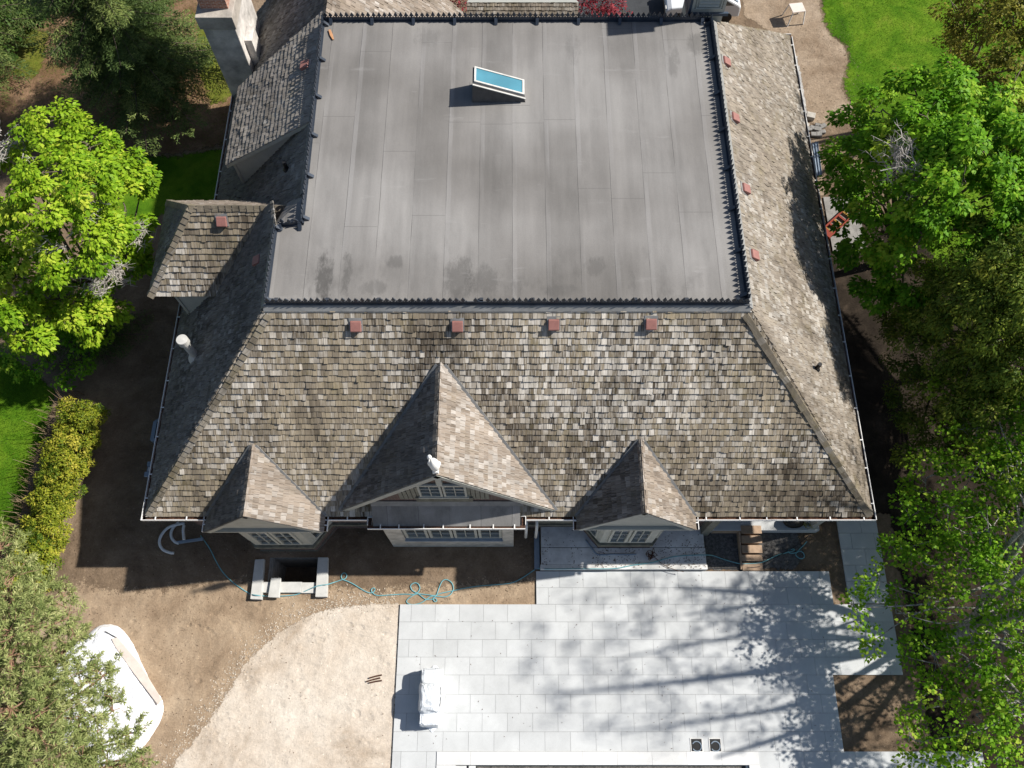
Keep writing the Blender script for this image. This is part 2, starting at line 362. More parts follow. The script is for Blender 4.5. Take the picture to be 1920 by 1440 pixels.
class MB:
    def __init__(s): s.v = []; s.f = []; s.r = []; s.uv = []
    def add(s, vs, fs, r=None):
        n = len(s.v); s.v += [tuple(v) for v in vs]
        for f in fs: s.f.append([i + n for i in f]); s.r.append(r or (.5, .5, .5))
    def poly(s, vs, r=None): s.add(vs, [list(range(len(vs)))], r)
    def frame_box(s, o, a, b, c, r=None):               # corner o, edge vectors a b c
        o, a, b, c = map(Vector, (o, a, b, c))
        vs = [o, o + a, o + a + b, o + b, o + c, o + a + c, o + a + b + c, o + b + c]
        fs = [(0, 3, 2, 1), (4, 5, 6, 7), (0, 1, 5, 4), (1, 2, 6, 5), (2, 3, 7, 6), (3, 0, 4, 7)]
        if a.cross(b).dot(c) < 0: fs = [f[::-1] for f in fs]
        s.add(vs, fs, r)
    def box(s, x0, x1, y0, y1, z0, z1, r=None): s.frame_box((x0, y0, z0), (x1 - x0, 0, 0), (0, y1 - y0, 0), (0, 0, z1 - z0), r)
    def cbox(s, c, sx, sy, sz, rot=0.0, r=None):        # centred, standing on c
        c = Vector(c); a = Vector((math.cos(rot), math.sin(rot), 0)); b = Vector((-a.y, a.x, 0))
        s.frame_box(c - a * sx / 2 - b * sy / 2, a * sx, b * sy, Vector((0, 0, sz)), r)
    def beam(s, p, q, w, h, up=(0, 0, 1), r=None):      # w across, h along up
        p, q, up = Vector(p), Vector(q), Vector(up); d = (q - p); a = d.cross(up).normalized(); u = a.cross(d).normalized()
        s.frame_box(p - a * w / 2 - u * h / 2, d, a * w, u * h, r)
    def tube(s, pts, rad, n=8, cap=True, r=None):
        pts = [Vector(p) for p in pts]; k = len(pts)
        rads = rad if isinstance(rad, (list, tuple)) else [rad] * k
        base = len(s.v); prev = None
        for i, p in enumerate(pts):
            t = (pts[min(i + 1, k - 1)] - pts[max(i - 1, 0)])
            if t.length < 1e-9: t = Vector((0, 0, 1))
            t.normalize()
            if prev is None:
                a = t.orthogonal().normalized()
            else:
                a = prev - t * prev.dot(t)
                a = a.normalized() if a.length > 1e-6 else t.orthogonal().normalized()
            prev = a; b = t.cross(a)
            for j in range(n):
                an = 2 * math.pi * j / n
                s.v.append(tuple(p + (a * math.cos(an) + b * math.sin(an)) * rads[i]))
        for i in range(k - 1):
            for j in range(n):
                j2 = (j + 1) % n
                s.f.append([base + i * n + j, base + i * n + j2, base + (i + 1) * n + j2, base + (i + 1) * n + j]); s.r.append(r or (.5, .5, .5))
        if cap:
            s.f.append([base + j for j in range(n)][::-1]); s.r.append(r or (.5, .5, .5))
            s.f.append([base + (k - 1) * n + j for j in range(n)]); s.r.append(r or (.5, .5, .5))
    def lathe(s, c, prof, n=20, axis=None):
        c = Vector(c); ax = Vector(axis or (0, 0, 1)).normalized()
        pts = [c + ax * z for _, z in prof]; s.tube(pts, [max(rr, .0005) for rr, _ in prof], n)
    def prism(s, pts, ext, r=None):                     # planar polygon pts pushed along ext
        pts = [Vector(p) for p in pts]; e = Vector(ext); n = len(pts)
        nr = Vector((0, 0, 0))
        for i in range(n): nr += pts[i].cross(pts[(i + 1) % n])
        if nr.dot(e) > 0: pts = pts[::-1]
        vs = pts + [p + e for p in pts]
        fs = [list(range(n)), [n + i for i in range(n)][::-1]]
        for i in range(n):
            j = (i + 1) % n; fs.append([j, i, n + i, n + j])
        s.add(vs, fs, r)
    def build(s, name, mat, parent=None, smooth=False, bevel=0.0, origin=None, attrs=False):
        vs = np.array(s.v, dtype=float)
        if parent is not None: org = ORI[parent.name]
        elif origin is not None: org = Vector(origin)
        else:
            lo, hi = vs.min(0), vs.max(0); org = Vector(((lo[0] + hi[0]) / 2, (lo[1] + hi[1]) / 2, lo[2]))
        me = bpy.data.meshes.new(name)
        me.from_pydata((vs - np.array(org)).tolist(), [], s.f); me.update()
        me.materials.append(mat)
        if attrs:
            at = me.attributes.new('rnd', 'FLOAT_VECTOR', 'FACE')
            at.data.foreach_set('vector', np.array(s.r, dtype=np.float32).ravel())
        if s.uv:
            ul = me.uv_layers.new(name='UVMap')
            li = np.empty(len(me.loops), dtype=np.int32); me.loops.foreach_get('vertex_index', li)
            ul.data.foreach_set('uv', np.array(s.uv, dtype=np.float32)[li].ravel())
        if smooth: me.polygons.foreach_set('use_smooth', [True] * len(me.polygons))
        o = link_mesh(name, me, parent, None if parent is not None else org)
        if bevel:
            bv = o.modifiers.new('bevel', 'BEVEL'); bv.width = bevel; bv.segments = 2; bv.limit_method = 'ANGLE'
        return o

def smooth_path(pts, n=6, closed=False):
    pts = [Vector(p) for p in pts]; out = []
    k = len(pts)
    for i in range(k - 1):
        p0 = pts[max(i - 1, 0)]; p1 = pts[i]; p2 = pts[i + 1]; p3 = pts[min(i + 2, k - 1)]
        for j in range(n):
            t = j / n
            out.append(.5 * ((2 * p1) + (p2 - p0) * t + (2 * p0 - 5 * p1 + 4 * p2 - p3) * t * t + (3 * p1 - p0 - 3 * p2 + p3) * t ** 3))
    out.append(pts[-1]); return out

SOFT = {}
def soft_version(mat):
    """the same ground cover, thinning out over the strip where `edge` falls to 0"""
    if mat.name in SOFT: return SOFT[mat.name]
    m = mat.copy(); m.name = mat.name + ' thinning'; nt = m.node_tree; T = NT(nt)
    out = [n for n in nt.nodes if n.type == 'OUTPUT_MATERIAL'][0]; sh = out.inputs[0].links[0].from_socket
    e = T.attr('edge').outputs['Fac']; p = T.pos()
    v = T.math('ADD', T.math('MULTIPLY', e, 1.7), T.math('MULTIPLY', T.math('SUBTRACT', T.noise(p, 3.5, 7, .75), .62), 2.4))
    f = T.ramp(v, [(.35, 0.0), (.6, 1.0)])
    tr = T.n('ShaderNodeBsdfTransparent'); mx = T.n('ShaderNodeMixShader'); T.l(f, mx.inputs[0]); T.l(tr.outputs[0], mx.inputs[1]); T.l(sh, mx.inputs[2]); T.l(mx.outputs[0], out.inputs[0])
    SOFT[mat.name] = m; return m
HOLE_S = (-9.28, -7.28, 5.32, 6.30)                    # basement light well
HOLE_P = (-2.2, 8.3, -5.0, -.93)                       # pool
def sheet(name, pts, mat, z, kind='structure', jitter=0.0, seed=1, step=.25, soft=0.0):
    rnd = random.Random(seed); out = []
    pts = [Vector((p[0], p[1], 0)) for p in pts]
    if sum(a.x * b.y - b.x * a.y for a, b in zip(pts, pts[1:] + pts[:1])) < 0: pts = pts[::-1]
    for i in range(len(pts)):
        a, b = pts[i], pts[(i + 1) % len(pts)]; d = b - a; L = d.length; n = max(1, int(L / step)) if jitter and L < 60 else 1
        nr = Vector((-d.y, d.x, 0)).normalized() if L > 0 else Vector((0, 0, 0))
        for k in range(n):
            p = a + d * (k / n)
            if jitter and k: p = p + nr * rnd.gauss(0, jitter)
            out.append(Vector((p.x, p.y, z)))
    if not soft:
        mb = MB(); mb.poly(out); o = mb.build(name, mat, origin=(out[0].x, out[0].y, z)); o['kind'] = kind; return o
    # a fine grid over the patch; `edge` runs from 0 outside its outline to 1 well inside
    Q = np.array([(p.x, p.y) for p in out]); g = .22
    x0, x1 = max(Q[:, 0].min() - soft, -30), min(Q[:, 0].max() + soft, 30); y0, y1 = max(Q[:, 1].min() - soft, -5), min(Q[:, 1].max() + soft, 42)
    nx, ny = int((x1 - x0) / g) + 2, int((y1 - y0) / g) + 2
    X, Y = np.meshgrid(x0 + g * np.arange(nx), y0 + g * np.arange(ny)); V = np.stack([X.ravel(), Y.ravel()], 1)
    D = np.full(len(V), 1e9); ins = np.zeros(len(V), bool)
    for i in range(len(Q)):
        A_, B_ = Q[i], Q[(i + 1) % len(Q)]; d = B_ - A_; t = np.clip(((V - A_) @ d) / (d @ d + 1e-12), 0, 1); D = np.minimum(D, np.linalg.norm(V - A_ - t[:, None] * d, axis=1))
        if A_[1] != B_[1]: ins ^= ((A_[1] > V[:, 1]) != (B_[1] > V[:, 1])) & (V[:, 0] < d[0] * (V[:, 1] - A_[1]) / (d[1] + 1e-12) + A_[0])
    sd = np.where(ins, D, -D); e = np.clip((sd + .6 * soft) / (1.6 * soft), 0, 1).reshape(ny, nx)
    hole = lambda cx, cy: any(h[0] - g < cx < h[1] + g and h[2] - g < cy < h[3] + g for h in (HOLE_S, HOLE_P))
    fs = []
    for j in range(ny - 1):
        for i in range(nx - 1):
            if max(e[j, i], e[j, i + 1], e[j + 1, i], e[j + 1, i + 1]) > 0 and not hole(X[j, i] + g / 2, Y[j, i] + g / 2): fs.append((j * nx + i, j * nx + i + 1, (j + 1) * nx + i + 1, (j + 1) * nx + i))
    used = np.zeros(nx * ny, bool); used[np.array(fs).ravel()] = True; idx = np.cumsum(used) - 1; org = V[used][0]
    me = bpy.data.meshes.new(name); me.from_pydata([(p[0] - org[0], p[1] - org[1], 0) for p in V[used]], [], [[int(idx[q]) for q in f] for f in fs]); me.update()
    me.materials.append(soft_version(mat)); at = me.attributes.new('edge', 'FLOAT', 'POINT'); at.data.foreach_set('value', e.ravel()[used].astype(np.float32))
    o = link_mesh(name, me, None, (org[0], org[1], z)); o['kind'] = kind
    return o

def clip_poly(sub, poly2):                              # Sutherland-Hodgman, poly2 convex CCW
    out = sub
    n = len(poly2)
    for i in range(n):
        ax, ay = poly2[i]; bx, by = poly2[(i + 1) % n]; inp = out; out = []
        if not inp: break
        def side(p): return (bx - ax) * (p[1] - ay) - (by - ay) * (p[0] - ax)
        for j in range(len(inp)):
            p, q = inp[j], inp[(j + 1) % len(inp)]; sp, sq = side(p), side(q)
            if sp >= 0: out.append(p)
            if (sp >= 0) != (sq >= 0):
                t = sp / (sp - sq); out.append((p[0] + (q[0] - p[0]) * t, p[1] + (q[1] - p[1]) * t))
    return out

def shingles(name, poly, mat, parent, expo=.215, wmin=.085, wmax=.21, seed=0, thick=.045, lift=0.0):
    """poly: planar convex polygon, its first edge lies along the eave"""
    rnd = random.Random(seed)
    poly = [Vector(p) for p in poly]
    u = (poly[1] - poly[0]).normalized(); nr = Vector((0, 0, 0))
    for i in range(len(poly)): nr += (poly[i] - poly[0]).cross(poly[(i + 1) % len(poly)] - poly[0])
    nr.normalize()
    if nr.z < 0: nr = -nr
    v = nr.cross(u)
    if v.z < 0: v = -v; u = -u
    o = poly[0] + nr * lift
    p2 = [((p - poly[0]).dot(u), (p - poly[0]).dot(v)) for p in poly]
    area = sum(p2[i][0] * p2[(i + 1) % len(p2)][1] - p2[(i + 1) % len(p2)][0] * p2[i][1] for i in range(len(p2)))
    if area < 0: p2 = p2[::-1]
    umin, umax = min(p[0] for p in p2), max(p[0] for p in p2); vmin, vmax = min(p[1] for p in p2), max(p[1] for p in p2)
    mb = MB()
    def W3(a, b, h): return o + u * a + v * b + nr * h
    mb.add([W3(a, b, -.012) for a, b in p2], [list(range(len(p2)))], (.2, .2, .2)); mb.uv += [(a, b) for a, b in p2]
    nrow = int((vmax - vmin) / expo) + 1
    uo, vo = rnd.uniform(0, 50), rnd.uniform(0, 50)
    for i in range(nrow):
        v0 = vmin + i * expo; x = umin - rnd.uniform(0, .2)
        rowj = rnd.gauss(0, .004)
        while x < umax:
            w = rnd.uniform(wmin, wmax); j = rowj + rnd.gauss(0, .006) - (.03 if rnd.random() < .03 else 0)
            b0 = v0 + j; top = v0 + expo + .03; gap = rnd.uniform(.004, .012)
            q = clip_poly([(x + gap, b0), (x + w, b0 + rnd.gauss(0, .004)), (x + w, top), (x + gap, top)], p2)
            x += w
            if len(q) < 3: continue
            hb = thick * rnd.uniform(.75, 1.35) + (.02 if rnd.random() < .04 else 0); ht = .004
            tl = rnd.gauss(0, .006)
            rr = (rnd.random(), rnd.random(), rnd.random())
            n = len(q); top3 = []
            for a, b in q:
                t = (b - b0) / (top - b0); top3.append(W3(a, b, hb + (ht - hb) * t + tl * ((a - x) / w + .5) * (1 - t)))
            bot3 = [W3(a, b, -.01) for a, b in q]
            fs = [list(range(n))] + [[(k + 1) % n, k, n + k, n + (k + 1) % n] for k in range(n)]
            mb.add(top3 + bot3, fs, rr)
            mb.uv += [(a + uo + rr[0] * 7, b + vo + rr[1] * 5) for a, b in q] * 2
    return mb.build(name, mat, parent, attrs=True)

def cap_row(name, p, q, n1, n2, mat, parent, w=.16, expo=.24, seed=0, lift=.035):
    """cap shingles lying astride a hip or ridge from p (low) to q (high); n1, n2 the two slope normals"""
    rnd = random.Random(seed); p, q = Vector(p), Vector(q); d = (q - p); L = d.length; d.normalize(); mb = MB()
    s1 = d.cross(Vector(n1)).normalized(); s2 = d.cross(Vector(n2)).normalized()
    up = (Vector(n1) + Vector(n2)).normalized()
    if s1.dot(Vector(n1) - up * up.dot(Vector(n1))) < 0: s1 = -s1
    if s2.dot(Vector(n2) - up * up.dot(Vector(n2))) < 0: s2 = -s2
    t = 0.0
    while t < L - .05:
        a = p + d * t; b = p + d * min(t + expo + .05, L); h0 = lift + rnd.uniform(.025, .045); h1 = lift + .008
        rr = (rnd.random(), rnd.random(), rnd.random()); ww = w * rnd.uniform(.9, 1.1)
        vs = [a + up * h0 * 1.3, b + up * h1 * 1.3, b + s1 * ww + Vector(n1) * h1, a + s1 * ww + Vector(n1) * h0,
              b + s2 * ww + Vector(n2) * h1, a + s2 * ww + Vector(n2) * h0, a + up * .0, a + s1 * ww, a + s2 * ww, b + s1 * ww, b + s2 * ww]
        mb.add(vs, [(0, 1, 2, 3), (0, 5, 4, 1), (0, 3, 7, 6), (0, 6, 8, 5), (3, 2, 9, 7), (5, 8, 10, 4)], rr)
        mb.uv += [(t + k * .03, k * .1) for k in range(11)]
        t += expo * rnd.uniform(.93, 1.07)
    return mb.build(name, mat, parent, attrs=True)

# ------------------------------------------------------------------ foliage helpers
def leaf_mesh(name, pos, nrm, tan, L, Wd, rnd, mat, parent, fold=.15, extra=None):
    n = len(pos)
    nrm = nrm / (np.linalg.norm(nrm, axis=1, keepdims=True) + 1e-9)
    tan = tan - nrm * (tan * nrm).sum(1, keepdims=True); tan /= (np.linalg.norm(tan, axis=1, keepdims=True) + 1e-9)
    side = np.cross(nrm, tan)
    L = np.broadcast_to(np.asarray(L, dtype=float).reshape(-1, 1), (n, 1)); Wd = np.broadcast_to(np.asarray(Wd, dtype=float).reshape(-1, 1), (n, 1))
    v = np.empty((n, 4, 3))
    v[:, 0] = pos; v[:, 2] = pos + tan * L - nrm * L * fold
    v[:, 1] = pos + tan * L * .45 + side * Wd * .5 + nrm * Wd * fold; v[:, 3] = pos + tan * L * .45 - side * Wd * .5 + nrm * Wd * fold
    org = np.array(ORI[parent.name]) if parent is not None else v[:, 0].mean(0) * np.array([1, 1, 0])
    co = (v.reshape(-1, 3) - org).astype(np.float32)
    me = bpy.data.meshes.new(name)
    me.vertices.add(4 * n); me.vertices.foreach_set('co', co.ravel())
    me.loops.add(4 * n); me.loops.foreach_set('vertex_index', np.arange(4 * n, dtype=np.int32))
    me.polygons.add(n); me.polygons.foreach_set('loop_start', np.arange(0, 4 * n, 4, dtype=np.int32))
    me.update(calc_edges=True)
    at = me.attributes.new('rnd', 'FLOAT_VECTOR', 'FACE')
    rv = np.zeros((n, 3), dtype=np.float32); rv[:, 0] = np.clip(rnd, 0, 1)
    at.data.foreach_set('vector', rv.ravel())
    me.materials.append(mat)
    return link_mesh(name, me, parent, None if parent is not None else Vector(org))

def unit(n, rng):
    d = rng.normal(size=(n, 3)); return d / np.linalg.norm(d, axis=1, keepdims=True)

def foliage(clumps, rng, subk, sub_r, per, thin=None, up=.7, out=.5, rand=.6, flat=.55, minz=-.5, droop=.3):
    """clumps of clumps: returns leaf positions, normals, tangents, tone and the sub-clump centres"""
    PS, NS, TS, RS, SUB = [], [], [], [], []
    for (cx, cy, cz, r) in clumps:
        c = np.array((cx, cy, cz)); ns = max(2, int(subk * r * r))
        d = unit(ns * 3, rng); d = d[d[:, 2] > minz][:ns]
        sc_ = c + d * (r * rng.uniform(.45, 1.05, (len(d), 1))) * np.array((1, 1, .85))
        for k in range(len(d)):
            sr = rng.uniform(*sub_r); n = max(6, int(per * sr * sr * (thin[1] if thin and cz > thin[0] else 1))); SUB.append((c, sc_[k]))
            e = unit(n, rng); rad = rng.uniform(.25, 1, (n, 1)) ** .6
            p = sc_[k] + e * rad * sr * np.array((1, 1, flat))
            o = (d[k] * .6 + e * .7); PS.append(p)
            NS.append(np.array((0, 0, 1)) * up + o * out + rng.normal(size=(n, 3)) * rand * .6)
            TS.append(e * np.array((1, 1, .3)) + d[k] * .5 + np.array((0, 0, -droop)) + rng.normal(size=(n, 3)) * .35)
            RS.append(np.clip(rng.normal(.45 + rng.normal(0, .23), .2, n), 0, 1))
    return np.vstack(PS), np.vstack(NS), np.vstack(TS), np.concatenate(RS), SUB

def branches(mb, base, fork, targets, r0, rng, frac=1.0, rmin=.012, jit=.25):
    base, fork = Vector(base), Vector(fork)
    pts = smooth_path([base, base.lerp(fork, .5) + Vector(rng.normal(0, .1, 3)) * Vector((1, 1, 0)).length * .5, fork], 4)
    mb.tube(pts, [r0 * (1.15 - .45 * i / (len(pts) - 1)) for i in range(len(pts))], 10)
    for t, rr in targets:
        t = Vector(t); mid = fork.lerp(t, .5) + Vector(rng.normal(0, jit, 3))
        pp = smooth_path([fork, mid, t], 4); k = len(pp) - 1
        mb.tube(pp, [max(rmin, rr * (1 - .85 * i / k)) for i in range(k + 1)], 6)

def twigs(mb, sub, rng, frac):
    byc = {}
    for c, e in sub: byc.setdefault(tuple(c), []).append(e)
    for c, es in byc.items():
        c = Vector(c); es = [Vector(e) for e in es]; rng.shuffle(es)
        nodes = [c + (e - c) * .55 + Vector(rng.normal(0, .08, 3)) for e in es[:max(2, len(es) // 5)]]
        for nd in nodes: mb.tube([c, c.lerp(nd, .5) + Vector(rng.normal(0, .05, 3)), nd], [.03, .024, .016], 5, False)
        for e in es:
            if rng.random() < frac:
                nd = min(nodes, key=lambda q: (q - e).length); mb.tube([nd, nd.lerp(e, .5) + Vector(rng.normal(0, .06, 3)), e], [.016, .011, .005], 4, False)
def crown_tree(name, label, cat, base, clumps, mat, bark, leaf=(.2, .12), subk=9, sub_r=(.3, .6), per=260, seed=1, tr=.18, fork_h=None, group=None, dead=None, twig_frac=.5, stems=None, **kw):
    rng = np.random.default_rng(seed); base = Vector(base)
    root = thing(name, base, label, cat, group)
    p, n, t, r, sub = foliage(clumps, rng, subk, sub_r, per, **kw)
    L = leaf[0] * rng.uniform(.5, 1.45, len(p))
    leaf_mesh('crown', p, n, t, L, leaf[1] * L / leaf[0], r, mat, root)
    mb = MB()
    if stems:                                           # several stems; each clump hangs on the nearest stem point below it
        pts = []
        for tip, r0, bend in stems:
            t0 = Vector(tip); q = smooth_path([base, base.lerp(t0, .16) + Vector((.1, 0, .35)), base.lerp(t0, .5) + Vector(bend), t0], 8); k = len(q) - 1
            rad = [r0 * (1 - .82 * i / k) + .012 for i in range(k + 1)]; mb.tube(q, rad, 10); pts += list(zip(q, rad))
        for c in clumps:
            e = Vector(c[:3]); q0, r0 = min(pts, key=lambda a: (a[0] - e).length + 1.2 * max(0, a[0].z - e.z - 1.2) + 3 * max(0, 3.0 - a[0].z)); 
            pp = smooth_path([q0, q0.lerp(e, .5) + Vector(rng.normal(0, .32, 3)) + Vector((0, 0, .3)), e], 5); k = len(pp) - 1; rr = min(r0 * .5, .015 + .007 * (e - q0).length)
            mb.tube(pp, [max(.012, rr * (1 - .7 * i / k)) for i in range(k + 1)], 6)
    else:
        cz = sum(c[2] for c in clumps) / len(clumps); cx = sum(c[0] for c in clumps) / len(clumps); cy = sum(c[1] for c in clumps) / len(clumps)
        fh = fork_h if fork_h else cz * .45
        fork = Vector((base.x + (cx - base.x) * .25, base.y + (cy - base.y) * .25, fh))
        branches(mb, base, fork, [((c[0], c[1], c[2] - c[3] * .1), tr * .5) for c in clumps], tr, rng)
    twigs(mb, sub, rng, twig_frac)
    mb.build('trunk', bark, root, smooth=True)
    if dead:
        md = MB()
        for (dx, dy, dz, rad, cnt) in dead:
            c = Vector((dx, dy, dz))
            for k in range(cnt):
                d = Vector(unit(1, rng)[0]); d.z = abs(d.z) * .6; o = c + Vector(rng.normal(0, rad * .3, 3)); e = o + d * rad * rng.uniform(.4, 1.1); mid = o.lerp(e, .5) + Vector(rng.normal(0, .12, 3))
                md.tube([o, mid, e], [.02, .014, .005], 4, False)
                for q in range(6):
                    s0 = mid.lerp(e, rng.uniform(-.4, 1)); md.tube([s0, s0 + (d * .5 + Vector(unit(1, rng)[0])) * rng.uniform(.12, .32)], [.009, .004], 3, False)
        md.build('dead_branch', M['deadwood'], root)
    return root

def conifer(name, label, base, h, rad, mat, seed=1, z0=.8, tr=.2, whorl=.42, per=7, dens=1.0, needle=(.2, .045), lean=(0, 0), group=None, droop=.3, top=.15):
    rng = np.random.default_rng(seed); base = Vector(base); root = thing(name, base, label, 'tree', group)
    mb = MB(); tip = base + Vector((lean[0], lean[1], h))
    mb.tube([base, base.lerp(tip, .5), tip], [tr, tr * .6, .02], 9)
    PS, NS, TS, RS = [], [], [], []
    z = z0
    while z < h - .2:
        f = 1 - (z - z0) / (h - z0); rl = rad * (top + (1 - top) * f ** .8); a0 = rng.uniform(0, 6.28)
        for k in range(per):
            a = a0 + 6.283 * k / per + rng.normal(0, .25); L = rl * rng.uniform(.6, 1.1)
            o = base.lerp(tip, z / h); d = Vector((math.cos(a), math.sin(a), 0))
            pts = [o, o + d * L * .5 + Vector((0, 0, -droop * L * .22)), o + d * L + Vector((0, 0, -droop * L * .35 + rng.normal(0, .08)))]
            mb.tube(pts, [.035 * f + .012, .02 * f + .008, .005], 4, False)
            side = Vector((-d.y, d.x, 0)); nt = int(L / .16)
            tone = rng.normal(.42, .14)
            for q in range(nt):
                t = (q + 1.2) / (nt + 1); pm = pts[0].lerp(pts[1], t * 2) if t < .5 else pts[1].lerp(pts[2], t * 2 - 1)
                for sg in (-1, 1):
                    tl = L * .34 * (1 - t * .75) * rng.uniform(.6, 1.15) + .1
                    td = (d * .65 + side * sg * .8 + Vector((0, 0, -.12))).normalized()
                    n = max(3, int(tl / .055 * dens)); s_ = np.linspace(.05, 1, n)[:, None]
                    pp = np.array(pm) + np.array(td) * s_ * tl + rng.normal(0, .025, (n, 3)) - np.array((0, 0, 1)) * (s_ ** 2) * tl * .2
                    PS.append(pp); NS.append(np.array((0, 0, 1.0)) + rng.normal(0, .45, (n, 3)))
                    TS.append(np.array(td) + rng.normal(0, .5, (n, 3))); RS.append(np.clip(rng.normal(tone + .22 * t, .13, n), 0, 1))
        z += whorl * rng.uniform(.8, 1.2)
    p = np.vstack(PS); L = needle[0] * rng.uniform(.7, 1.2, len(p))
    leaf_mesh('crown', p, np.vstack(NS), np.vstack(TS), L, needle[1], np.concatenate(RS), mat, root, fold=.05)
    mb.build('trunk', M['bark'], root, smooth=True)
    return root

# ================================================================== THE GROUND
def ground_with_holes():
    xs = sorted({-150, -40, 40, 150, *HOLE_S[:2], *HOLE_P[:2]}); ys = sorted({-150, -20, 60, 150, *HOLE_S[2:], *HOLE_P[2:]})
    mb = MB()
    for i in range(len(xs) - 1):
        for j in range(len(ys) - 1):
            cx, cy = (xs[i] + xs[i + 1]) / 2, (ys[j] + ys[j + 1]) / 2
            if any(h[0] < cx < h[1] and h[2] < cy < h[3] for h in (HOLE_S, HOLE_P)): continue
            mb.poly([(xs[i], ys[j], 0), (xs[i + 1], ys[j], 0), (xs[i + 1], ys[j + 1], 0), (xs[i], ys[j + 1], 0)])
    o = mb.build('ground', M['soil'], origin=(0, 0, 0)); o['kind'] = 'structure'
ground_with_holes()
def px(*pts, z=0): return [P(x, y, z) for x, y in pts]
# pale sand bed with its curved edge
sand = px((752, 1131), (700, 1131), (650, 1136), (600, 1146), (545, 1170), (500, 1203), (462, 1243), (432, 1287), (402, 1337), (362, 1390), (315, 1445), (250, 1560))
sand += [Vector((-4.2, -6, 0)), Vector((-4.2, 4.5, 0))]
sheet('sand_bed', sand, M['sand'], .006, jitter=.02, seed=3, step=.15, soft=.22)
pale_area = px((80, 1120), (150, 1085), (200, 1100), (330, 1098), (420, 1080), (470, 1085), (620, 1090), (700, 1100), (900, 1085), (1040, 1085), (1040, 1200), (700, 1200), (600, 1260), (500, 1400), (450, 1500), (300, 1560), (120, 1560), (-60, 1500), (-60, 1150))
sheet('pale_ground', pale_area, M['soil_pale'], .003, jitter=.02, seed=16, step=.3, soft=1.0)  # paler soil over the front left ground
sheet('shade_ground', [(11.6, 8.0, 0), (28, 8.0, 0), (28, 22, 0), (11.6, 22, 0)], M['soil_shade'], .004, jitter=.02, seed=17, step=.3, soft=.4)  # this and the next: dark sheets painting the shade under the right-hand trees
sheet('shade_ground', [(14.85, -2, 0), (28, -2, 0), (28, 8.6, 0), (14.85, 8.6, 0)], M['soil_shade'], .0065, jitter=.02, seed=19, step=.3, soft=.4)
sheet('shade_ground', [(-13.6, 8, 0), (-11.6, 8, 0), (-11.6, 21, 0), (-14, 21, 0), (-14.4, 14, 0)], M['soil_shade'], .004, jitter=.02, seed=18, step=.3, soft=.6)  # same painted shade tone along the left wall
# lawns
lawn_r = px((1535, -40), (1540, 15), (1546, 45), (1560, 68), (1583, 85), (1592, 112), (1584, 140), (1578, 165), (1590, 185), (1603, 205), (1620, 240))
lawn_r += [Vector((17.2, 24, 0)), Vector((20, 17, 0)), Vector((45, 14, 0)), Vector((45, 60, 0)), Vector((16, 60, 0))]
sheet('lawn', lawn_r, M['lawn'], .016, jitter=.03, seed=5, step=.2, soft=.7)
lawn_l = px((-60, 640), (60, 690), (105, 735), (90, 800), (60, 880), (40, 960), (20, 1020), (-40, 1060))
lawn_l += [Vector((-40, 6, 0)), Vector((-40, 17, 0))]
sheet('lawn', lawn_l, M['lawn'], .006, jitter=.03, seed=6, step=.2, soft=.3)
# yard at the back left: needle litter and thin grass; dark lawn nearer the house
yard = px((455, 100), (440, 268), (330, 290), (250, 290), (60, 330), (-80, 330), (-120, 40), (40, -60), (380, -60))
sheet('needle_bed', yard, M['needles'], .006, jitter=.03, seed=7, step=.3, soft=.5)
yl = px((438, 272), (330, 292), (250, 292), (200, 300), (160, 420), (260, 420), (330, 400), (420, 400))
sheet('lawn', yl, M['lawn'], .010, jitter=.03, seed=8, step=.2, soft=.5)
sheet('lawn', px((440, 40), (452, 150), (430, 185), (395, 200), (375, 150), (365, 90), (372, 30), (390, -40), (430, -60)), M['lawn_thin'], .014, jitter=.03, seed=14, step=.25, soft=.6)
sheet('lawn', px((95, 60), (80, 130), (60, 150), (20, 140), (30, 80), (50, 50)), M['lawn_thin'], .014, jitter=.03, seed=15, step=.25, soft=.6)
# dry dirt round the right hand back corner, pale gravel strip along the wall
dirt = px((1385, -60), (1535, -40), (1540, 15), (1546, 45), (1560, 68), (1583, 85), (1592, 112), (1584, 140), (1578, 165), (1590, 185), (1603, 205), (1590, 222), (1540, 232), (1490, 230), (1440, 60), (1395, 30))
sheet('dirt_strip', dirt, M['dirt'], .010, jitter=.03, seed=9, step=.2, soft=.3)
gs = px((1468, 80), (1482, 84), (1500, 130), (1508, 170), (1512, 215), (1495, 222), (1470, 150))
sheet('gravel_strip', gs, M['gravel_pale'], .014, jitter=.02, seed=10, step=.15, soft=.12)
sheet('driveway', [(2.5, 29, 0), (7.9, 29, 0), (7.9, 60, 0), (2.5, 60, 0)], M['asphalt'], .008)
sheet('gravel_bed', [(7.45, 5.82, 0), (10.9, 5.82, 0), (11.3, 6.4, 0), (11.2, 7.3, 0), (7.45, 7.3, 0)], M['gravel'], .008, jitter=.02, seed=12, step=.15, soft=.15)

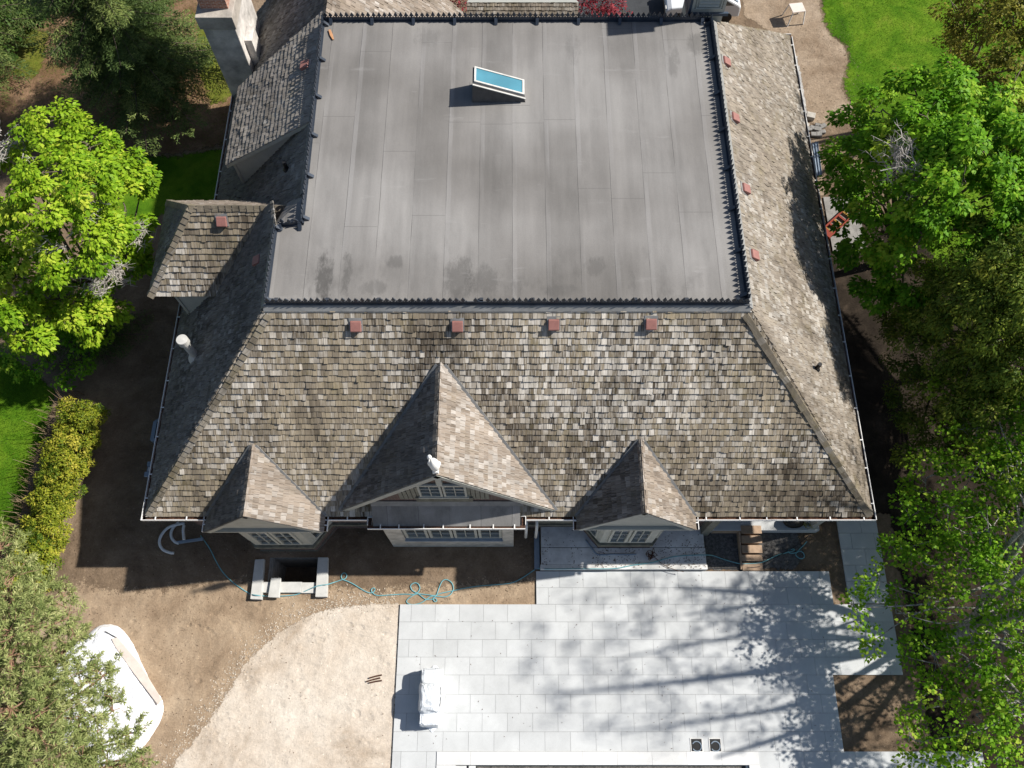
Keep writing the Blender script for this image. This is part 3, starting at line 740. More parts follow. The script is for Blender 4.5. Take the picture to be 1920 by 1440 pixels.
# ================================================================== PAVING
PZ = .07
YR = [P(960, y, PZ).y for y in (1071, 1102, 1133, 1166, 1199, 1232, 1265.5, 1302, 1337, 1372, 1409, 1446)]
def paving(name, rows, mat, label=None, seed=0, w=.905, z0=.0, z1=PZ, gap=.004, kind='structure'):
    """rows: (y_top, y_bottom, x_left, x_right, offset)"""
    rnd = random.Random(seed); mb = MB()
    for (yt, yb, xl, xr, off) in rows:
        x = xl - off
        while x < xr - 1e-4:
            a, b = max(x, xl), min(x + w, xr); x += w
            if b - a < .02: continue
            rr = (rnd.random(), rnd.random(), 0); dz = rnd.uniform(-.002, .002)
            mb.box(a + gap, b - gap, yb + gap, yt - gap, z0, z1 + dz, rr)
    o = mb.build(name, mat, attrs=True); o['kind'] = kind
    return o
rows = []
for i in range(len(YR) - 1):
    xl = .92 if i < 2 else -4.22
    xr = 12.13 if i < 2 else (14.28 if i < 6 else (11.72 if i < 10 else 16.6))
    if i == 10: rows.append((YR[i], YR[i + 1], xl, -2.65, .6)); rows.append((YR[i], YR[i + 1], 8.68, xr, .2))
    else: rows.append((YR[i], YR[i + 1], xl, xr, (.02, .45, .47, .02, .5, .05, .42, .0, .47, .04, .0)[i]))
rows.append((YR[11], -5.0, -4.22, -2.65, .3)); 
paving('patio', rows, M['paver'], seed=2, z0=.012)
# bedding under the slabs shows dark in the joints
sheet('patio_bed', [(-4.16, 4.5, 0), (.98, 4.5, 0), (.98, 5.7, 0), (12.07, 5.7, 0), (12.07, 4.5, 0), (14.2, 4.5, 0), (14.2, 2.08, 0), (11.66, 2.08, 0), (11.66, -.9, 0), (8.4, -.9, 0), (-2.3, -.9, 0), (-4.16, -5, 0)], M['joint'], .050)
rows = []; y = 7.86; k = 0
while y > 4.62:
    yb = max(y - .62, 4.56); rows.append((y, yb, 12.73, 14.28, (.0, .45)[k % 2])); y = yb; k += 1
paving('garden_path', rows, M['paver'], seed=4, z0=.012, gap=.006)
sheet('path_bed', [(12.78, 4.6, 0), (14.22, 4.6, 0), (14.22, 7.8, 0), (12.78, 7.8, 0)], M['joint'], .050)
# slabs on the far right side of the house, under the maple
sheet('side_slab', [(13.85, 23.1, 0), (14.55, 23.1, 0), (14.75, 26.35, 0), (13.55, 26.35, 0), (13.55, 24, 0)], M['dirt'], .020)
rows = [(23.0, 21.4, 14.45, 16.0, 0), (21.4, 20.0, 14.45, 16.0, .3)]
paving('garden_path', rows, M['slab_dark'], seed=5, w=1.55, z0=.012, z1=.06)

# ================================================================== POOL
pool = thing('swimming_pool', (3, -3, -1.4), 'empty pool with white stone coping and a grey cover at the photo bottom edge', 'pool')
mb = MB(); rnd = random.Random(3); x = -2.65
zt = PZ + .035
xs_ = [-2.65, -1.45, 0.06, 1.27, 2.49, 3.7, 4.93, 6.15, 7.37, 8.68]
for a, b in zip(xs_[:-1], xs_[1:]):
    mb.box(a + .003, b - .003, -1.0 + .03, YR[10] - .004, .01, zt, (rnd.random(), 0, 0))
for yy in (-1.0, -2.2, -3.4): mb.box(-2.65, -1.98, yy - 1.17, yy + .024, .01, zt, (rnd.random(), 0, 0)); mb.box(8.32, 8.68, yy - 1.17, yy + .024, .01, zt, (rnd.random(), 0, 0))
mb.build('coping', M['coping'], pool, attrs=True)
mb = MB(); mb.box(-2.2, 8.3, -5, -.93, -1.5, -1.4)
mb.build('pool_floor', M['concrete'], pool)
mb = MB()
mb.box(-2.3, 8.4, -.99, -.93, -1.4, .008); mb.box(-2.2, -2.14, -5, -.99, -1.4, .008); mb.box(8.24, 8.3, -5, -.99, -1.4, .008)
mb.build('pool_wall', M['concrete'], pool)
mb = MB(); mb.box(-1.25, 8.24, -5, -1.02, -.18, -.12)
mb.build('pool_cover', M['gravel'], pool)
mb = MB(); mb.box(-1.98, -1.6, -5, -1.0, -.12, .03); mb.box(-1.52, -1.28, -5, -1.0, -.2, -.03)
mb.build('pool_step', M['coping'], pool)
for (x0, y0) in ((1296, 1386), (1331, 1386)):
    c = P(x0 + 10, y0 + 11, PZ)
    d = thing('skimmer_box', (c.x, c.y, PZ), 'open dark skimmer box sunk in the patio, ' + ('left of the pair' if x0 < 1310 else 'right of the pair, nearer the birch'), 'drain', 'skimmer boxes by the pool')
    mb = MB(); mb.box(c.x - .2, c.x + .2, c.y - .22, c.y + .22, PZ + .003, PZ + .012); mb.build('pit', M['black'], d)
    mb = MB(); t = .03
    for (a, b, e, f) in ((-.22, .22, .2, .23), (-.22, .22, -.23, -.2), (-.22, -.19, -.2, .2), (.19, .22, -.2, .2)): mb.box(c.x + a, c.x + b, c.y + e, c.y + f, PZ + .004, PZ + .018)
    mb.build('rim', M['concrete'], d)
    mb = MB(); mb.tube([(c.x + .16 * math.cos(a), c.y - .04 + .16 * math.sin(a), PZ + .02) for a in np.linspace(-2.6, 2.6, 16)], .02, 6); mb.build('ring', M['bluegrey'], d)

# ================================================================== THE HOUSE
house = thing('house', (0, 15, 0), 'large cottage with steep weathered shingle roofs round a flat grey roof', 'house')
XL, XR, YB = -12.66, 12.44, 28.9
TL, TR, TY0, TY1 = -7.5, 7.2, 12.1, 23.65
XL2, TL2 = -12.0, -6.72
# --- roof slopes
shingles('front_roof', [(XL, YE, ZE), (XR, YE, ZE), (TR, TY0, ZF), (TL, TY0, ZF)], M['sh_front'], house, seed=1)
shingles('right_roof', [(XR, YE, ZE), (XR, YB, ZE), (TR, TY1, ZF), (TR, TY0, ZF)], M['sh_side'], house, seed=2)
shingles('left_roof', [(XL, 16.2, ZE), (XL, YE, ZE), (TL, TY0, ZF), (TL, 14.9, ZF), (TL - .37, 16.2, ZF - .41)], M['sh_shade'], house, seed=3)
shingles('left_roof', [(XL2, 29.5, ZE), (XL2, 15.6, ZE), (TL2, 15.6, ZF), (TL2, 29.5, ZF)], M['sh_shade'], house, seed=4)
mb = MB(); mb.poly([(XR, YB, ZE), (-1.4, YB, ZE), (-1.4, TY1, ZF), (TR, TY1, ZF)]); mb.build('back_roof', M['trim_dark'], house)
# --- rear wing right slope
shingles('rear_wing_roof', [(-1.47, 23.75, ZE), (-1.47, 29.5, ZE), (TL2, 29.5, ZF), (TL2, 23.75, ZF)], M['sh_dorm'], house, seed=5)
cap_row('ridge_cap', (TL2, 23.8, ZF), (TL2, 29.5, ZF), (-.74, 0, .67), (.74, 0, .67), M['sh_dorm'], house, seed=4)
# --- flat roof
flat = [(TL, TY0), (TR, TY0), (TR - .08, TY1), (TL2 - .05, TY1), (TL2 + .08, 14.95), (TL, 14.9)]
mb = MB(); mb.prism([(x, y, ZF - .03) for x, y in flat], (0, 0, .05)); mb.build('flat_roof', M['membrane'], house)
mb = MB(); mb.poly([(-7.75, 14.95, 9.45), (-6.6, 14.98, 9.69), (-6.6, 16.3, 9.69), (-7.45, 16.3, 9.05)]); mb.build('roof_cricket', M['membrane'], house)
# --- edge flashings outside the cresting
mb = MB(); n_ = Vector((0, -MS, 1)).normalized()
mb.frame_box((TL - .1, TY0 - .16, ZF - .16 + .02), (TR - TL + .2, 0, 0), (0, .16, .18), (0, -.02, .03)); mb.build('edge_flashing', M['flash'], house)
mb = MB(); mb.box(TL - .14, TR + .14, TY0 - .182, TY0 - .162, ZF - .175, ZF - .13); mb.build('edge_flashing', M['flash_pale'], house)
mb = MB(); mb.frame_box((TR + .02, TY0 - .1, ZF + .04), (.0, TY1 - TY0 + .1, 0), (.14, 0, -.15), (.02, 0, .03)); mb.build('edge_flashing', M['flash'], house)
mb = MB(); mb.frame_box((TL - .02, TY0 - .1, ZF + .03), (0, 2.9, 0), (-.16, 0, -.16), (-.02, 0, .03)); mb.frame_box((TL2 - .02, 16.2, ZF + .03), (0, 7.4, 0), (-.16, 0, -.16), (-.02, 0, .03)); mb.build('edge_flashing', M['flash_shade'], house)
# --- iron cresting: rail, spearheads and back stays in one part per side
def cresting(p, q, inward, name='cresting'):
    p, q = Vector(p), Vector(q); d = q - p; L = d.length; d.normalize(); mb = MB(); up = Vector((0, 0, 1)); inn = Vector(inward); t = .028
    mb.frame_box(p - inn * .012, d * L, inn * .024, up * .17)
    mb.frame_box(p - inn * .05 + up * .0, d * L, inn * .10, up * .045)
    n = int(L / .19); s = L / n; jr = random.Random(int(L * 100))
    for i in range(n):
        if jr.random() < .012: continue
        c = p + d * (s * (i + .5) + jr.gauss(0, .006)) + up * jr.gauss(0, .006); w = .075 * jr.uniform(.92, 1.08); ln = d * jr.gauss(0, .006)
        pts = [c + up * .17 - d * .03, c + up * .17 + d * .03, c + up * .22 + d * .028, c + up * .245 + d * w, c + up * .30 + d * .05, c + up * .40 + ln + inn * jr.gauss(0, .012), c + up * .30 - d * .05, c + up * .245 - d * w, c + up * .22 - d * .028]
        mb.prism([a - inn * t / 2 for a in pts], inn * t)
        mb.frame_box(c + d * s * .5 - inn * .012 + up * .17 - d * .02, d * .04, inn * .024, up * .05)
    m = max(1, int(L / 1.53))
    for i in range(m + 1):
        c = p + d * (L * i / m * .96 + L * .02)
        mb.prism([c + inn * .05 - d * .055 + up * .03, c + inn * .05 - d * .055 + up * .19, c + inn * .22 - d * .055 + up * .03], d * .11)
    return mb.build(name, M['iron'], house)
zc = ZF + .02
cresting((TL, TY0, zc), (TR, TY0, zc), (0, 1, 0)); cresting((TR, TY0 + .05, zc), (TR - .08, TY1, zc), (-1, 0, 0))
cresting((TR - .1, TY1, zc), (TL2 - .05, TY1, zc), (0, -1, 0)); cresting((TL2 - .05, TY1 - .05, zc), (TL2 + .04, 15.0, zc), (1, 0, 0))
cresting((TL2 + .0, 14.95, zc), (TL + .12, 14.92, zc), (0, -1, 0)); cresting((TL, 14.85, zc), (TL, TY0 + .05, zc), (1, 0, 0))
# --- hip caps
nF, nL, nR = (0, -MS / 1.49, 1 / 1.49), (-MS / 1.49, 0, 1 / 1.49), (MS / 1.49, 0, 1 / 1.49)
cap_row('hip_cap', (XL + .05, YE + .05, ZE + .05), (TL, TY0 - .2, ZF - .2), nF, nL, M['cap'], house, seed=1)
cap_row('hip_cap', (XR - .05, YE + .05, ZE + .05), (TR, TY0 - .2, ZF - .2), nF, nR, M['cap'], house, seed=2)
cap_row('hip_cap', (XR - .05, YB - .05, ZE + .05), (TR, TY1 + .2, ZF - .2), (0, MS / 1.49, 1 / 1.49), nR, M['cap'], house, seed=3)
# --- eaves: soffit deck and walls
mb = MB(); mb.box(XL + .05, XR - .05, YE + .06, YE + .9, ZE - .16, ZE - .03); mb.box(XL + .05, XL + .9, YE + .9, 16.0, ZE - .16, ZE - .03); mb.box(XL2 + .05, XL2 + .9, 16.0, 29.4, ZE - .16, ZE - .03); mb.box(XR - .9, XR - .05, YE + .9, YB - .1, ZE - .16, ZE - .03)
mb.build('soffit', M['trim'], house)
WY = 7.45
mb = MB(); mb.box(XL + .6, 7.6, WY, WY + .3, -2.2 if False else 0, ZE - .16); mb.box(XL + .6, XL + .9, WY + .3, 16, 0, ZE - .16); mb.box(XL2 + .6, XL2 + .9, 16, 29, 0, ZE - .16); mb.box(XR - .9, XR - .6, 9.6, YB - .6, 0, ZE - .16); mb.box(7.3, 7.6, WY + .3, 9.6, 0, ZE - .16); mb.box(7.6, XR - .6, 9.3, 9.6, 0, ZE - .16); mb.box(-1.4, XR - .9, YB - .9, YB - .6, 0, ZE - .16)
mb.build('wall', M['brick'], house)

# --- gutters with hangers
HANG = {}
def gutter(pts, name='gutter', every=.95, w=.13):
    pts = [Vector(p) for p in pts]; mb = MB(); md = MB(); hang = []
    for i in range(len(pts) - 1):
        a, b = pts[i], pts[i + 1]; d = (b - a); L = d.length; d.normalize(); o = Vector((d.y, -d.x, 0))   # outward = right of travel
        mb.frame_box(a + o * w - Vector((0, 0, .11)), d * L, o * .024, Vector((0, 0, .125)))
        mb.frame_box(a + o * .0 - Vector((0, 0, .115)), d * L, o * (w - .001), Vector((0, 0, .02)))
        md.frame_box(a + o * .01 - Vector((0, 0, .094)), d * L, o * (w - .02), Vector((0, 0, .035)))
        n = max(1, int(L / every))
        for k in range(n):
            t = L * (k + .35 + .3 * random.random()) / n; hang.append((a + d * t, d))
    g = mb.build(name, M['white'], house)
    md.build('leaf_litter', M['gutter_dirt'], g)
    for p, d in hang:
        key = round(math.atan2(d.y, d.x), 2)
        if key not in HANG:
            hb = MB(); o = Vector((d.y, -d.x, 0)); hb.frame_box(Vector((0, 0, 0)) - d * .02 - o * .02, d * .04, o * (w + .04), Vector((0, 0, .018)))
            ob = hb.build('gutter_hanger', M['white'], None, origin=(0, 0, 0)); HANG[key] = ob.data
            COL.objects.unlink(ob); bpy.data.objects.remove(ob)
        link_mesh('gutter_hanger', HANG[key], g, p + Vector((0, 0, .008)))
    return g
zg = ZE + .0
gutter([(XL - .16, YE, zg), (-10.55, YE, zg)]); gutter([(-10.5, YE, zg), (-10.5, 6.42, zg)])
gutter([(-6.5, 6.45, zg), (-6.5, YE, zg)]); gutter([(-6.45, YE, zg), (-4.95, YE, zg)])
gutter([(.5, YE, zg), (2.2, YE, zg)]); gutter([(2.26, YE - .0, zg), (2.26, 6.5, zg)])
gutter([(6.28, 6.5, zg), (6.28, YE, zg)]); gutter([(6.33, YE, zg), (XR + .13, YE, zg)], every=.9)
gutter([(XL, 16.4, zg), (XL, YE - .13, zg)], every=1.15); gutter([(XL2, 29.5, zg), (XL2, 16.6, zg)], every=1.3)
gutter([(XR, YE - .13, zg), (XR, YB, zg)], every=1.2); gutter([(XR + .13, YB, zg), (8.0, YB, zg)], every=1.2)

# --- windows: muntin frame with one pane sheet behind, on a wall facing `out`
def window(c, wd, ht, out, cols, rows, up=(0, 0, 1), fr=.09, mun=.028, parent=None, name='window', mat='trim'):
    c, o, u = Vector(c), Vector(out).normalized(), Vector(up); a = u.cross(o).normalized(); mb = MB()
    def bar(x0, x1, z0, z1, d0, d1): mb.frame_box(c + a * x0 + u * z0 + o * d0, a * (x1 - x0), u * (z1 - z0), o * (d1 - d0))
    W2, H2 = wd / 2, ht / 2
    bar(-W2, -W2 + fr, -H2, H2, .0, .07); bar(W2 - fr, W2, -H2, H2, .0, .07); bar(-W2 + fr, W2 - fr, H2 - fr, H2, 0, .07); bar(-W2 + fr, W2 - fr, -H2, -H2 + fr, 0, .07)
    for i in range(1, cols): x = -W2 + fr + (wd - 2 * fr) * i / cols; bar(x - mun / 2, x + mun / 2, -H2 + fr, H2 - fr, .02, .055)
    for i in range(1, rows): z = -H2 + fr + (ht - 2 * fr) * i / rows; bar(-W2 + fr, W2 - fr, z - mun / 2, z + mun / 2, .02, .052)
    w = mb.build(name, M[mat], parent or house)
    mp = MB(); q = [c + a * x + u * z + o * .018 for x, z in ((-W2 + fr, -H2 + fr), (W2 - fr, -H2 + fr), (W2 - fr, H2 - fr), (-W2 + fr, H2 - fr))]
    mp.poly(q); mp.build('pane', M['glass'], w)
    return w

# --- the two side dormers standing on canted bays
def bay_dormer(apex, peak_y, xl, xr, seed, fx0, fx1, cant=.75):
    ax, ay, az = apex; zr = az; yv = YE
    A, K = Vector((ax, ay, az)), Vector((ax, peak_y, az)); CL, CR = Vector((xl, peak_y, ZE)), Vector((xr, peak_y, ZE)); VL, VR = Vector((xl, yv, ZE)), Vector((xr, yv, ZE))
    shingles('dormer_roof', [VL, CL, K, A], M['sh_shade'], house, seed=seed, lift=.03); shingles('dormer_roof', [CR, VR, A, K], M['sh_dorm'], house, seed=seed + 1, lift=.03)
    nl = (CL - K).cross(A - K).normalized(); nl = nl if nl.z > 0 else -nl; nr = (CR - K).cross(A - K).normalized(); nr = nr if nr.z > 0 else -nr
    cap_row('ridge_cap', K, A, nl, nr, M['sh_dorm'], house, seed=seed, w=.11)
    nfv = Vector(nF)
    for V, n, mm in ((VL, nl, 'flash_shade'), (VR, nr, 'flash')):
        mb = MB(); d = (A - V); s = (Vector(nF).cross(d)).normalized(); s = s if (s.x > 0) == (V.x > ax) else -s
        mb.frame_box(V + nfv * .035, d * .985, s * .12, nfv * .022); mb.build('valley_flashing', M[mm], house)
    # pediment board, rakes and soffit
    mb = MB(); yb = peak_y + .14
    mb.prism([(xl + .16, yb, ZE - .02), (xr - .16, yb, ZE - .02), (ax, yb, zr - .16)], (0, .06, 0)); mb.build('pediment', M['trim'], house)
    mb = MB()
    for C in (CL, CR):
        d = K - C; dn = d.normalized(); u = Vector((0, 1, 0)).cross(dn); u = u if u.z > 0 else -u
        mb.frame_box(C + Vector((0, -.005, 0)) - u * .17, d, Vector((0, .045, 0)), u * .165)
        mb.frame_box(C + Vector((0, .045, 0)) - u * .07, d, Vector((0, .1, 0)), u * .05)
    mb.build('rake_board', M['trim'], house)
    mb = MB(); mb.box(xl + .1, xr - .1, peak_y + .02, WY + .2, ZE - .14, ZE - .05); mb.build('soffit', M['trim'], house)
    # canted bay
    yf = peak_y + .18; bl, br = fx0, fx1
    def canted(off, z0, z1, mat, name):
        mb = MB(); pts = [(bl - cant - off * .4, WY + .1), (bl - off * .4, yf - off), (br + off * .4, yf - off), (br + cant + off * .4, WY + .1)]
        mb.prism([(x, y, z0) for x, y in pts], (0, 0, z1 - z0)); return mb.build(name, mat, house)
    canted(0, 1.0, ZE - .14, M['trim'], 'bay_wall'); canted(.10, .78, 1.0, M['ledge'], 'bay_ledge'); canted(.03, -2.0 if seed == 20 else 0.0, .78, M['brick'], 'bay_base'); canted(.07, .18, .26, M['ledge'], 'bay_ledge')
    wc = (bl + br) / 2; ww = (br - bl) * .36
    for s in (-1, 1): window((wc + s * (ww / 2 + .035), yf, 2.33), ww, 2.0, (0, -1, 0), 2, 3)
    cl = math.hypot(cant, WY + .1 - yf); no = Vector((WY + .1 - yf, -cant, 0)).normalized()
    window((br + cant * .5, (yf + WY + .1) / 2, 2.33), cl * .72, 2.0, (no.x, no.y, 0), 2, 3)
    window((bl - cant * .5, (yf + WY + .1) / 2, 2.33), cl * .72, 2.0, (-no.x, no.y, 0), 2, 3)
bay_dormer((-8.55, 8.83, 6.08), 6.40, -10.5, -6.5, 20, -9.65, -7.5)
bay_dormer((4.23, 8.97, 6.24), 6.48, 2.26, 6.28, 30, 3.3, 5.27)

# --- the central gable
A, K = Vector((-2.25, 10.80, 8.26)), Vector((-2.25, 7.12, 8.26)); zc_ = 4.08
CL, CR = Vector((-5.86, 7.12, zc_)), Vector((1.46, 7.12, zc_))
def tri(C, mm, seed, nm='dormer_roof'): shingles(nm, [K, A, C] if False else [C, K, A], mm, house, seed=seed)
# eave of the gable slopes lies along the ridge direction: add a bottom sliver so courses run level
for C, mm, sd, sx in ((CL, M['sh_shade'], 41, -1), (CR, M['sh_dorm'], 42, 1)):
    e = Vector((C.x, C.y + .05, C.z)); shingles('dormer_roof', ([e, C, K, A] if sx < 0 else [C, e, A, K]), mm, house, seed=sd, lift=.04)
nl = (CL - K).cross(A - K).normalized(); nl = nl if nl.z > 0 else -nl; nr = (CR - K).cross(A - K).normalized(); nr = nr if nr.z > 0 else -nr
cap_row('ridge_cap', K, A, nl, nr, M['sh_dorm'], house, seed=44, w=.13)
for V, n, mm in ((CL, nl, 'flash_shade'), (CR, nr, 'flash')):
    mb = MB(); nfv = Vector(nF); d = (A - V); s = nfv.cross(d).normalized(); s = s if (s.x > 0) == (V.x > A.x) else -s
    mb.frame_box(V + nfv * .035 - s * .02, d * .985, s * .16, nfv * .024); mb.build('valley_flashing', M[mm], house)
mb = MB()
for C in (CL, CR):
    d = K - C; dn = d.normalized(); u = Vector((0, 1, 0)).cross(dn); u = u if u.z > 0 else -u
    mb.frame_box(C + Vector((0, -.02, 0)) - u * .2, d, Vector((0, .06, 0)), u * .205); mb.frame_box(C + Vector((0, .04, 0)) - u * .16, d, Vector((0, .3, 0)), u * .06)
mb.frame_box((-2.34, 7.11, 7.15), (.18, 0, 0), (0, .2, 0), (0, 0, .95)); mb.box(-3.0, -1.5, 7.13, 7.2, 7.0, 7.1)
mb.build('rake_board', M['trim'], house)
mb = MB(); mb.prism([(CL.x + .5, 7.32, 4.1), (CR.x - .5, 7.32, 4.1), (-2.25, 7.32, 8.0)], (0, .2, 0)); mb.build('gable_wall', M['brick'], house)
mb = MB()
for sg in (-1, 1):
    x0, x1 = (-3.75, -3.0) if sg < 0 else (-1.5, -.75)
    for i in range(5): w_ = (x1 - x0) / 5; mb.box(x0 + w_ * i + .012, x0 + w_ * (i + 1) - .012, 7.27, 7.318, 5.0, 6.4 if (sg < 0) == (i > 2) or (i in (2,)) else 5.95)
mb.build('gable_cladding', M['trim_dark'], house)
for s in (-1, 1): window((-2.25 + s * .4, 7.29, 6.1), .76, 1.3, (0, -1, 0), 2, 3, fr=.07)
mb = MB(); mb.box(-3.08, -1.42, 7.19, 7.318, 5.34, 5.44); mb.build('window_sill', M['trim'], house)
mb = MB(); mb.box(-3.2, -1.3, 7.22, 7.30, 4.85, 5.32); mb.build('gable_ledge', M['ledge'], house)
# low porch roof over the stone bay
mb = MB(); mb.frame_box((-4.78, 6.66, 3.84), (5.06, 0, 0), (0, .66, .70), (0, -.05, .05)); mb.build('porch_roof', M['membrane'], house)
mb = MB(); mb.frame_box((-4.8, 7.20, 4.44), (5.1, 0, 0), (0, .12, .2), (0, -.04, .03)); mb.build('edge_flashing', M['flash'], house)
gutter([(-4.84, 7.15, 3.92), (-4.84, 6.66, 3.92)]); gutter([(-4.97, 6.66, 3.92), (.46, 6.66, 3.92)], every=.68); gutter([(.33, 6.66, 3.92), (.33, 7.15, 3.92)])
mb = MB(); mb.box(-4.75, .25, 6.72, 7.4, 3.68, 3.78); mb.build('soffit', M['trim'], house)
# stone bay with four windows
mb = MB(); yb = 6.72
mb.box(-4.6, -3.98, yb, 7.45, 0, 3.68); mb.box(-.36, .06, yb, 7.45, 0, 3.68); mb.box(-3.98, -.36, yb, 7.45, 0, 1.15); mb.box(-3.98, -.36, yb + .1, 7.45, 3.1, 3.68); mb.box(-3.98, -.36, 7.2, 7.4, 1.15, 3.1)
mb.build('bay_wall', M['stone'], house, bevel=.015)
mb = MB(); mb.box(-4.0, -.34, yb - .05, yb + .3, 1.15, 1.27); mb.build('window_sill', M['bluegrey'], house)
for i in range(4): window((-3.97 + .905 * (i + .5), yb + .12, 2.2), .86, 1.84, (0, -1, 0), 2, 3, fr=.1)
# ground floor windows and string course between the bays
for xc in (-6.1, -5.3): window((xc, WY - .02, 2.5), .7, 1.5, (0, -1, 0), 2, 3)
for q_ in ((-6.9, -4.6, .1, .75, .95), (.06, 2.4, .1, .75, .95), (.9, 2.3, .05, 1.0, 3.4)): mb = MB(); mb.box(q_[0], q_[1], WY - q_[2], WY, q_[3], q_[4]); mb.build('wall_ledge', M['ledge'], house)
for xx in (.52, .9):
    mb = MB(); mb.tube([(xx, 7.3, 2.6), (xx, 6.98, 2.5), (xx, 6.9, 2.2), (xx, 6.9, .9)], .055, 10); mb.build('drain_pipe', M['pipe'], house, smooth=True)
# porch on the right: slab, post, beam
mb = MB(); mb.box(7.62, 11.85, 7.25, 9.3, .06, .5); mb.build('porch_floor', M['paver'], house, bevel=.02)
mb = MB(); mb.box(7.75, 8.95, 7.22, 7.245, .1, .46); mb.build('porch_panel', M['wood'], house)
mb = MB(); mb.box(11.42, 11.62, 7.3, 7.5, .5, ZE - .16); mb.box(11.38, 11.66, 7.27, 7.53, .5, .66); mb.build('porch_post', M['trim'], house)
mb = MB(); mb.box(7.62, 11.75, 7.3, 7.48, ZE - .42, ZE - .161); mb.build('porch_beam', M['trim'], house)
mb = MB(); mb.box(7.30, 7.61, 7.14, 7.44, 0, ZE - .16); mb.build('porch_post', M['trim_dark'], house)

# --- left cross gable with its hipped end
zr, ze2 = 8.9, 6.4
Rl, Rr = P(355, 388, zr), Vector((-7.25, 0, zr)); Rr.y = Rl.y
FLc = P(280, 555, ze2); BLc = P(312, 370, ze2); BLc.x = FLc.x; BLc.y = 2 * Rl.y - FLc.y
xin = -9.9
shingles('cross_gable_roof', [FLc, (xin - 0.38, FLc.y, ze2), (-7.4, Rl.y, zr), Rl], M['sh_front'], house, seed=51, expo=.225)
shingles('cross_gable_roof', [BLc, FLc, Rl], M['sh_shade'], house, seed=52)
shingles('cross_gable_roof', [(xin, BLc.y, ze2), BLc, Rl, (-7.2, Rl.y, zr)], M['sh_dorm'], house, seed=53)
nb = (FLc - BLc).cross(Rl - BLc).normalized(); nb = nb if nb.z > 0 else -nb
nf_ = Vector((0, -(zr - ze2), Rl.y - FLc.y)).normalized(); nbk = Vector((0, -nf_.y, nf_.z))
cap_row('hip_cap', FLc, Rl, nf_, nb, M['cap'], house, seed=54); cap_row('hip_cap', BLc, Rl, nbk, nb, M['cap'], house, seed=55)
cap_row('ridge_cap', Rl, (-7.5, Rl.y, zr), nf_, nbk, M['cap'], house, seed=56, w=.15)
mb = MB(); a_ = Vector((xin - .38, FLc.y, ze2)); d = Vector((-7.75, 15.35, 8.35)) - a_; nl_ = Vector(nL)
mb.frame_box(a_ + nf_ * .02, d, Vector((.24, -.02, -.02)), Vector((0, -.02, .03))); mb.build('valley_flashing', M['flash_shade'], house)
# walls beneath it: siding on the front cheek, brick below
mb = MB(); wx0 = FLc.x + .72; wy = FLc.y + .22
mb.prism([(wx0, wy, 0), (wx0, wy, ze2 - .05), (-10.35, wy, ze2 - .05), (-10.35, wy, 6.1), (-12.5, wy, 4.0), (-12.5, wy, 0)] if False else [(wx0, wy, 4.3), (wx0, wy, ze2 - .05), (-10.2, wy, ze2 - .05), (-10.2, wy, 6.2)], (0, .1, 0)); mb.build('cheek_wall', M['siding'], house)
mb = MB(); mb.frame_box((wx0 - .02, wy - .03, 4.2), (.10, 0, 0), (0, .03, 0), (0, 0, ze2 - 4.25)); mb.box(wx0 + .08, -10.3, wy - .03, wy, ze2 - .17, ze2 - .05)
q0 = Vector((wx0 + .05, wy - .03, 4.62)); q1 = Vector((-10.3, wy - .03, 6.35)); mb.frame_box(q0, q1 - q0, (0, .03, 0), (-.03, 0, .12)); mb.build('cheek_trim', M['trim'], house)
mb = MB(); mb.box(FLc.x + .6, -9.2, wy + .1, BLc.y - .25, 3.6, ze2 - .06); mb.build('wall', M['brick'], house)
mb = MB(); mb.box(FLc.x + .05, -10.2, FLc.y + .05, BLc.y - .05, ze2 - .06, ze2 - .015); mb.build('soffit', M['trim'], house)

# --- left shed dormer (flatter pitch) towards the back
z0s, z1s = 7.12, 9.6
E0, E1 = P(445, 163, z0s), P(427, 310, z0s); T0, T1 = Vector((TL2 - .12, 24.3, z1s)), Vector((TL2 - .12, E1.y - .1, z1s))
E0.x = E1.x = (E0.x + E1.x) / 2
shingles('shed_dormer_roof', [E0, E1, T1, T0], M['sh_shed'], house, seed=61, wmin=.1, wmax=.22, expo=.215)
def zmain(x): return ZE + MS * (x - XL2)
yc = E1.y + .12
mb = MB(); mb.prism([(E1.x + .25, yc, zmain(E1.x + .25) - .05), (E1.x + .25, yc, z0s + .1), (T1.x, yc, z1s - .05)], (0, .1, 0)); mb.build('cheek_wall', M['siding'], house)
mb = MB(); d = T1 - E1; mb.frame_box(E1 + Vector((0, -.01, -.16)), d, Vector((0, .05, 0)), Vector((0, 0, .15))); mb.frame_box((E1.x + .22, yc - .03, zmain(E1.x + .22)), (.1, 0, 0), (0, .028, 0), (0, 0, z0s - zmain(E1.x + .22)))
mb.build('rake_board', M['trim'], house)
mb = MB(); mb.box(E1.x + .25, E1.x + .35, yc + .1, E0.y - .1, zmain(E1.x) - .1, z0s + .12); mb.build('wall', M['siding'], house)
mb = MB(); mb.prism([(E0.x + .05, E0.y - .03, z0s - .03), (T0.x, T0.y - .03, z1s - .03), (T0.x, T0.y - .03, zmain(T0.x) - .1), (E0.x + .05, E0.y - .03, zmain(E0.x) - .1)], (0, -.06, 0)); mb.build('cheek_wall', M['siding'], house)

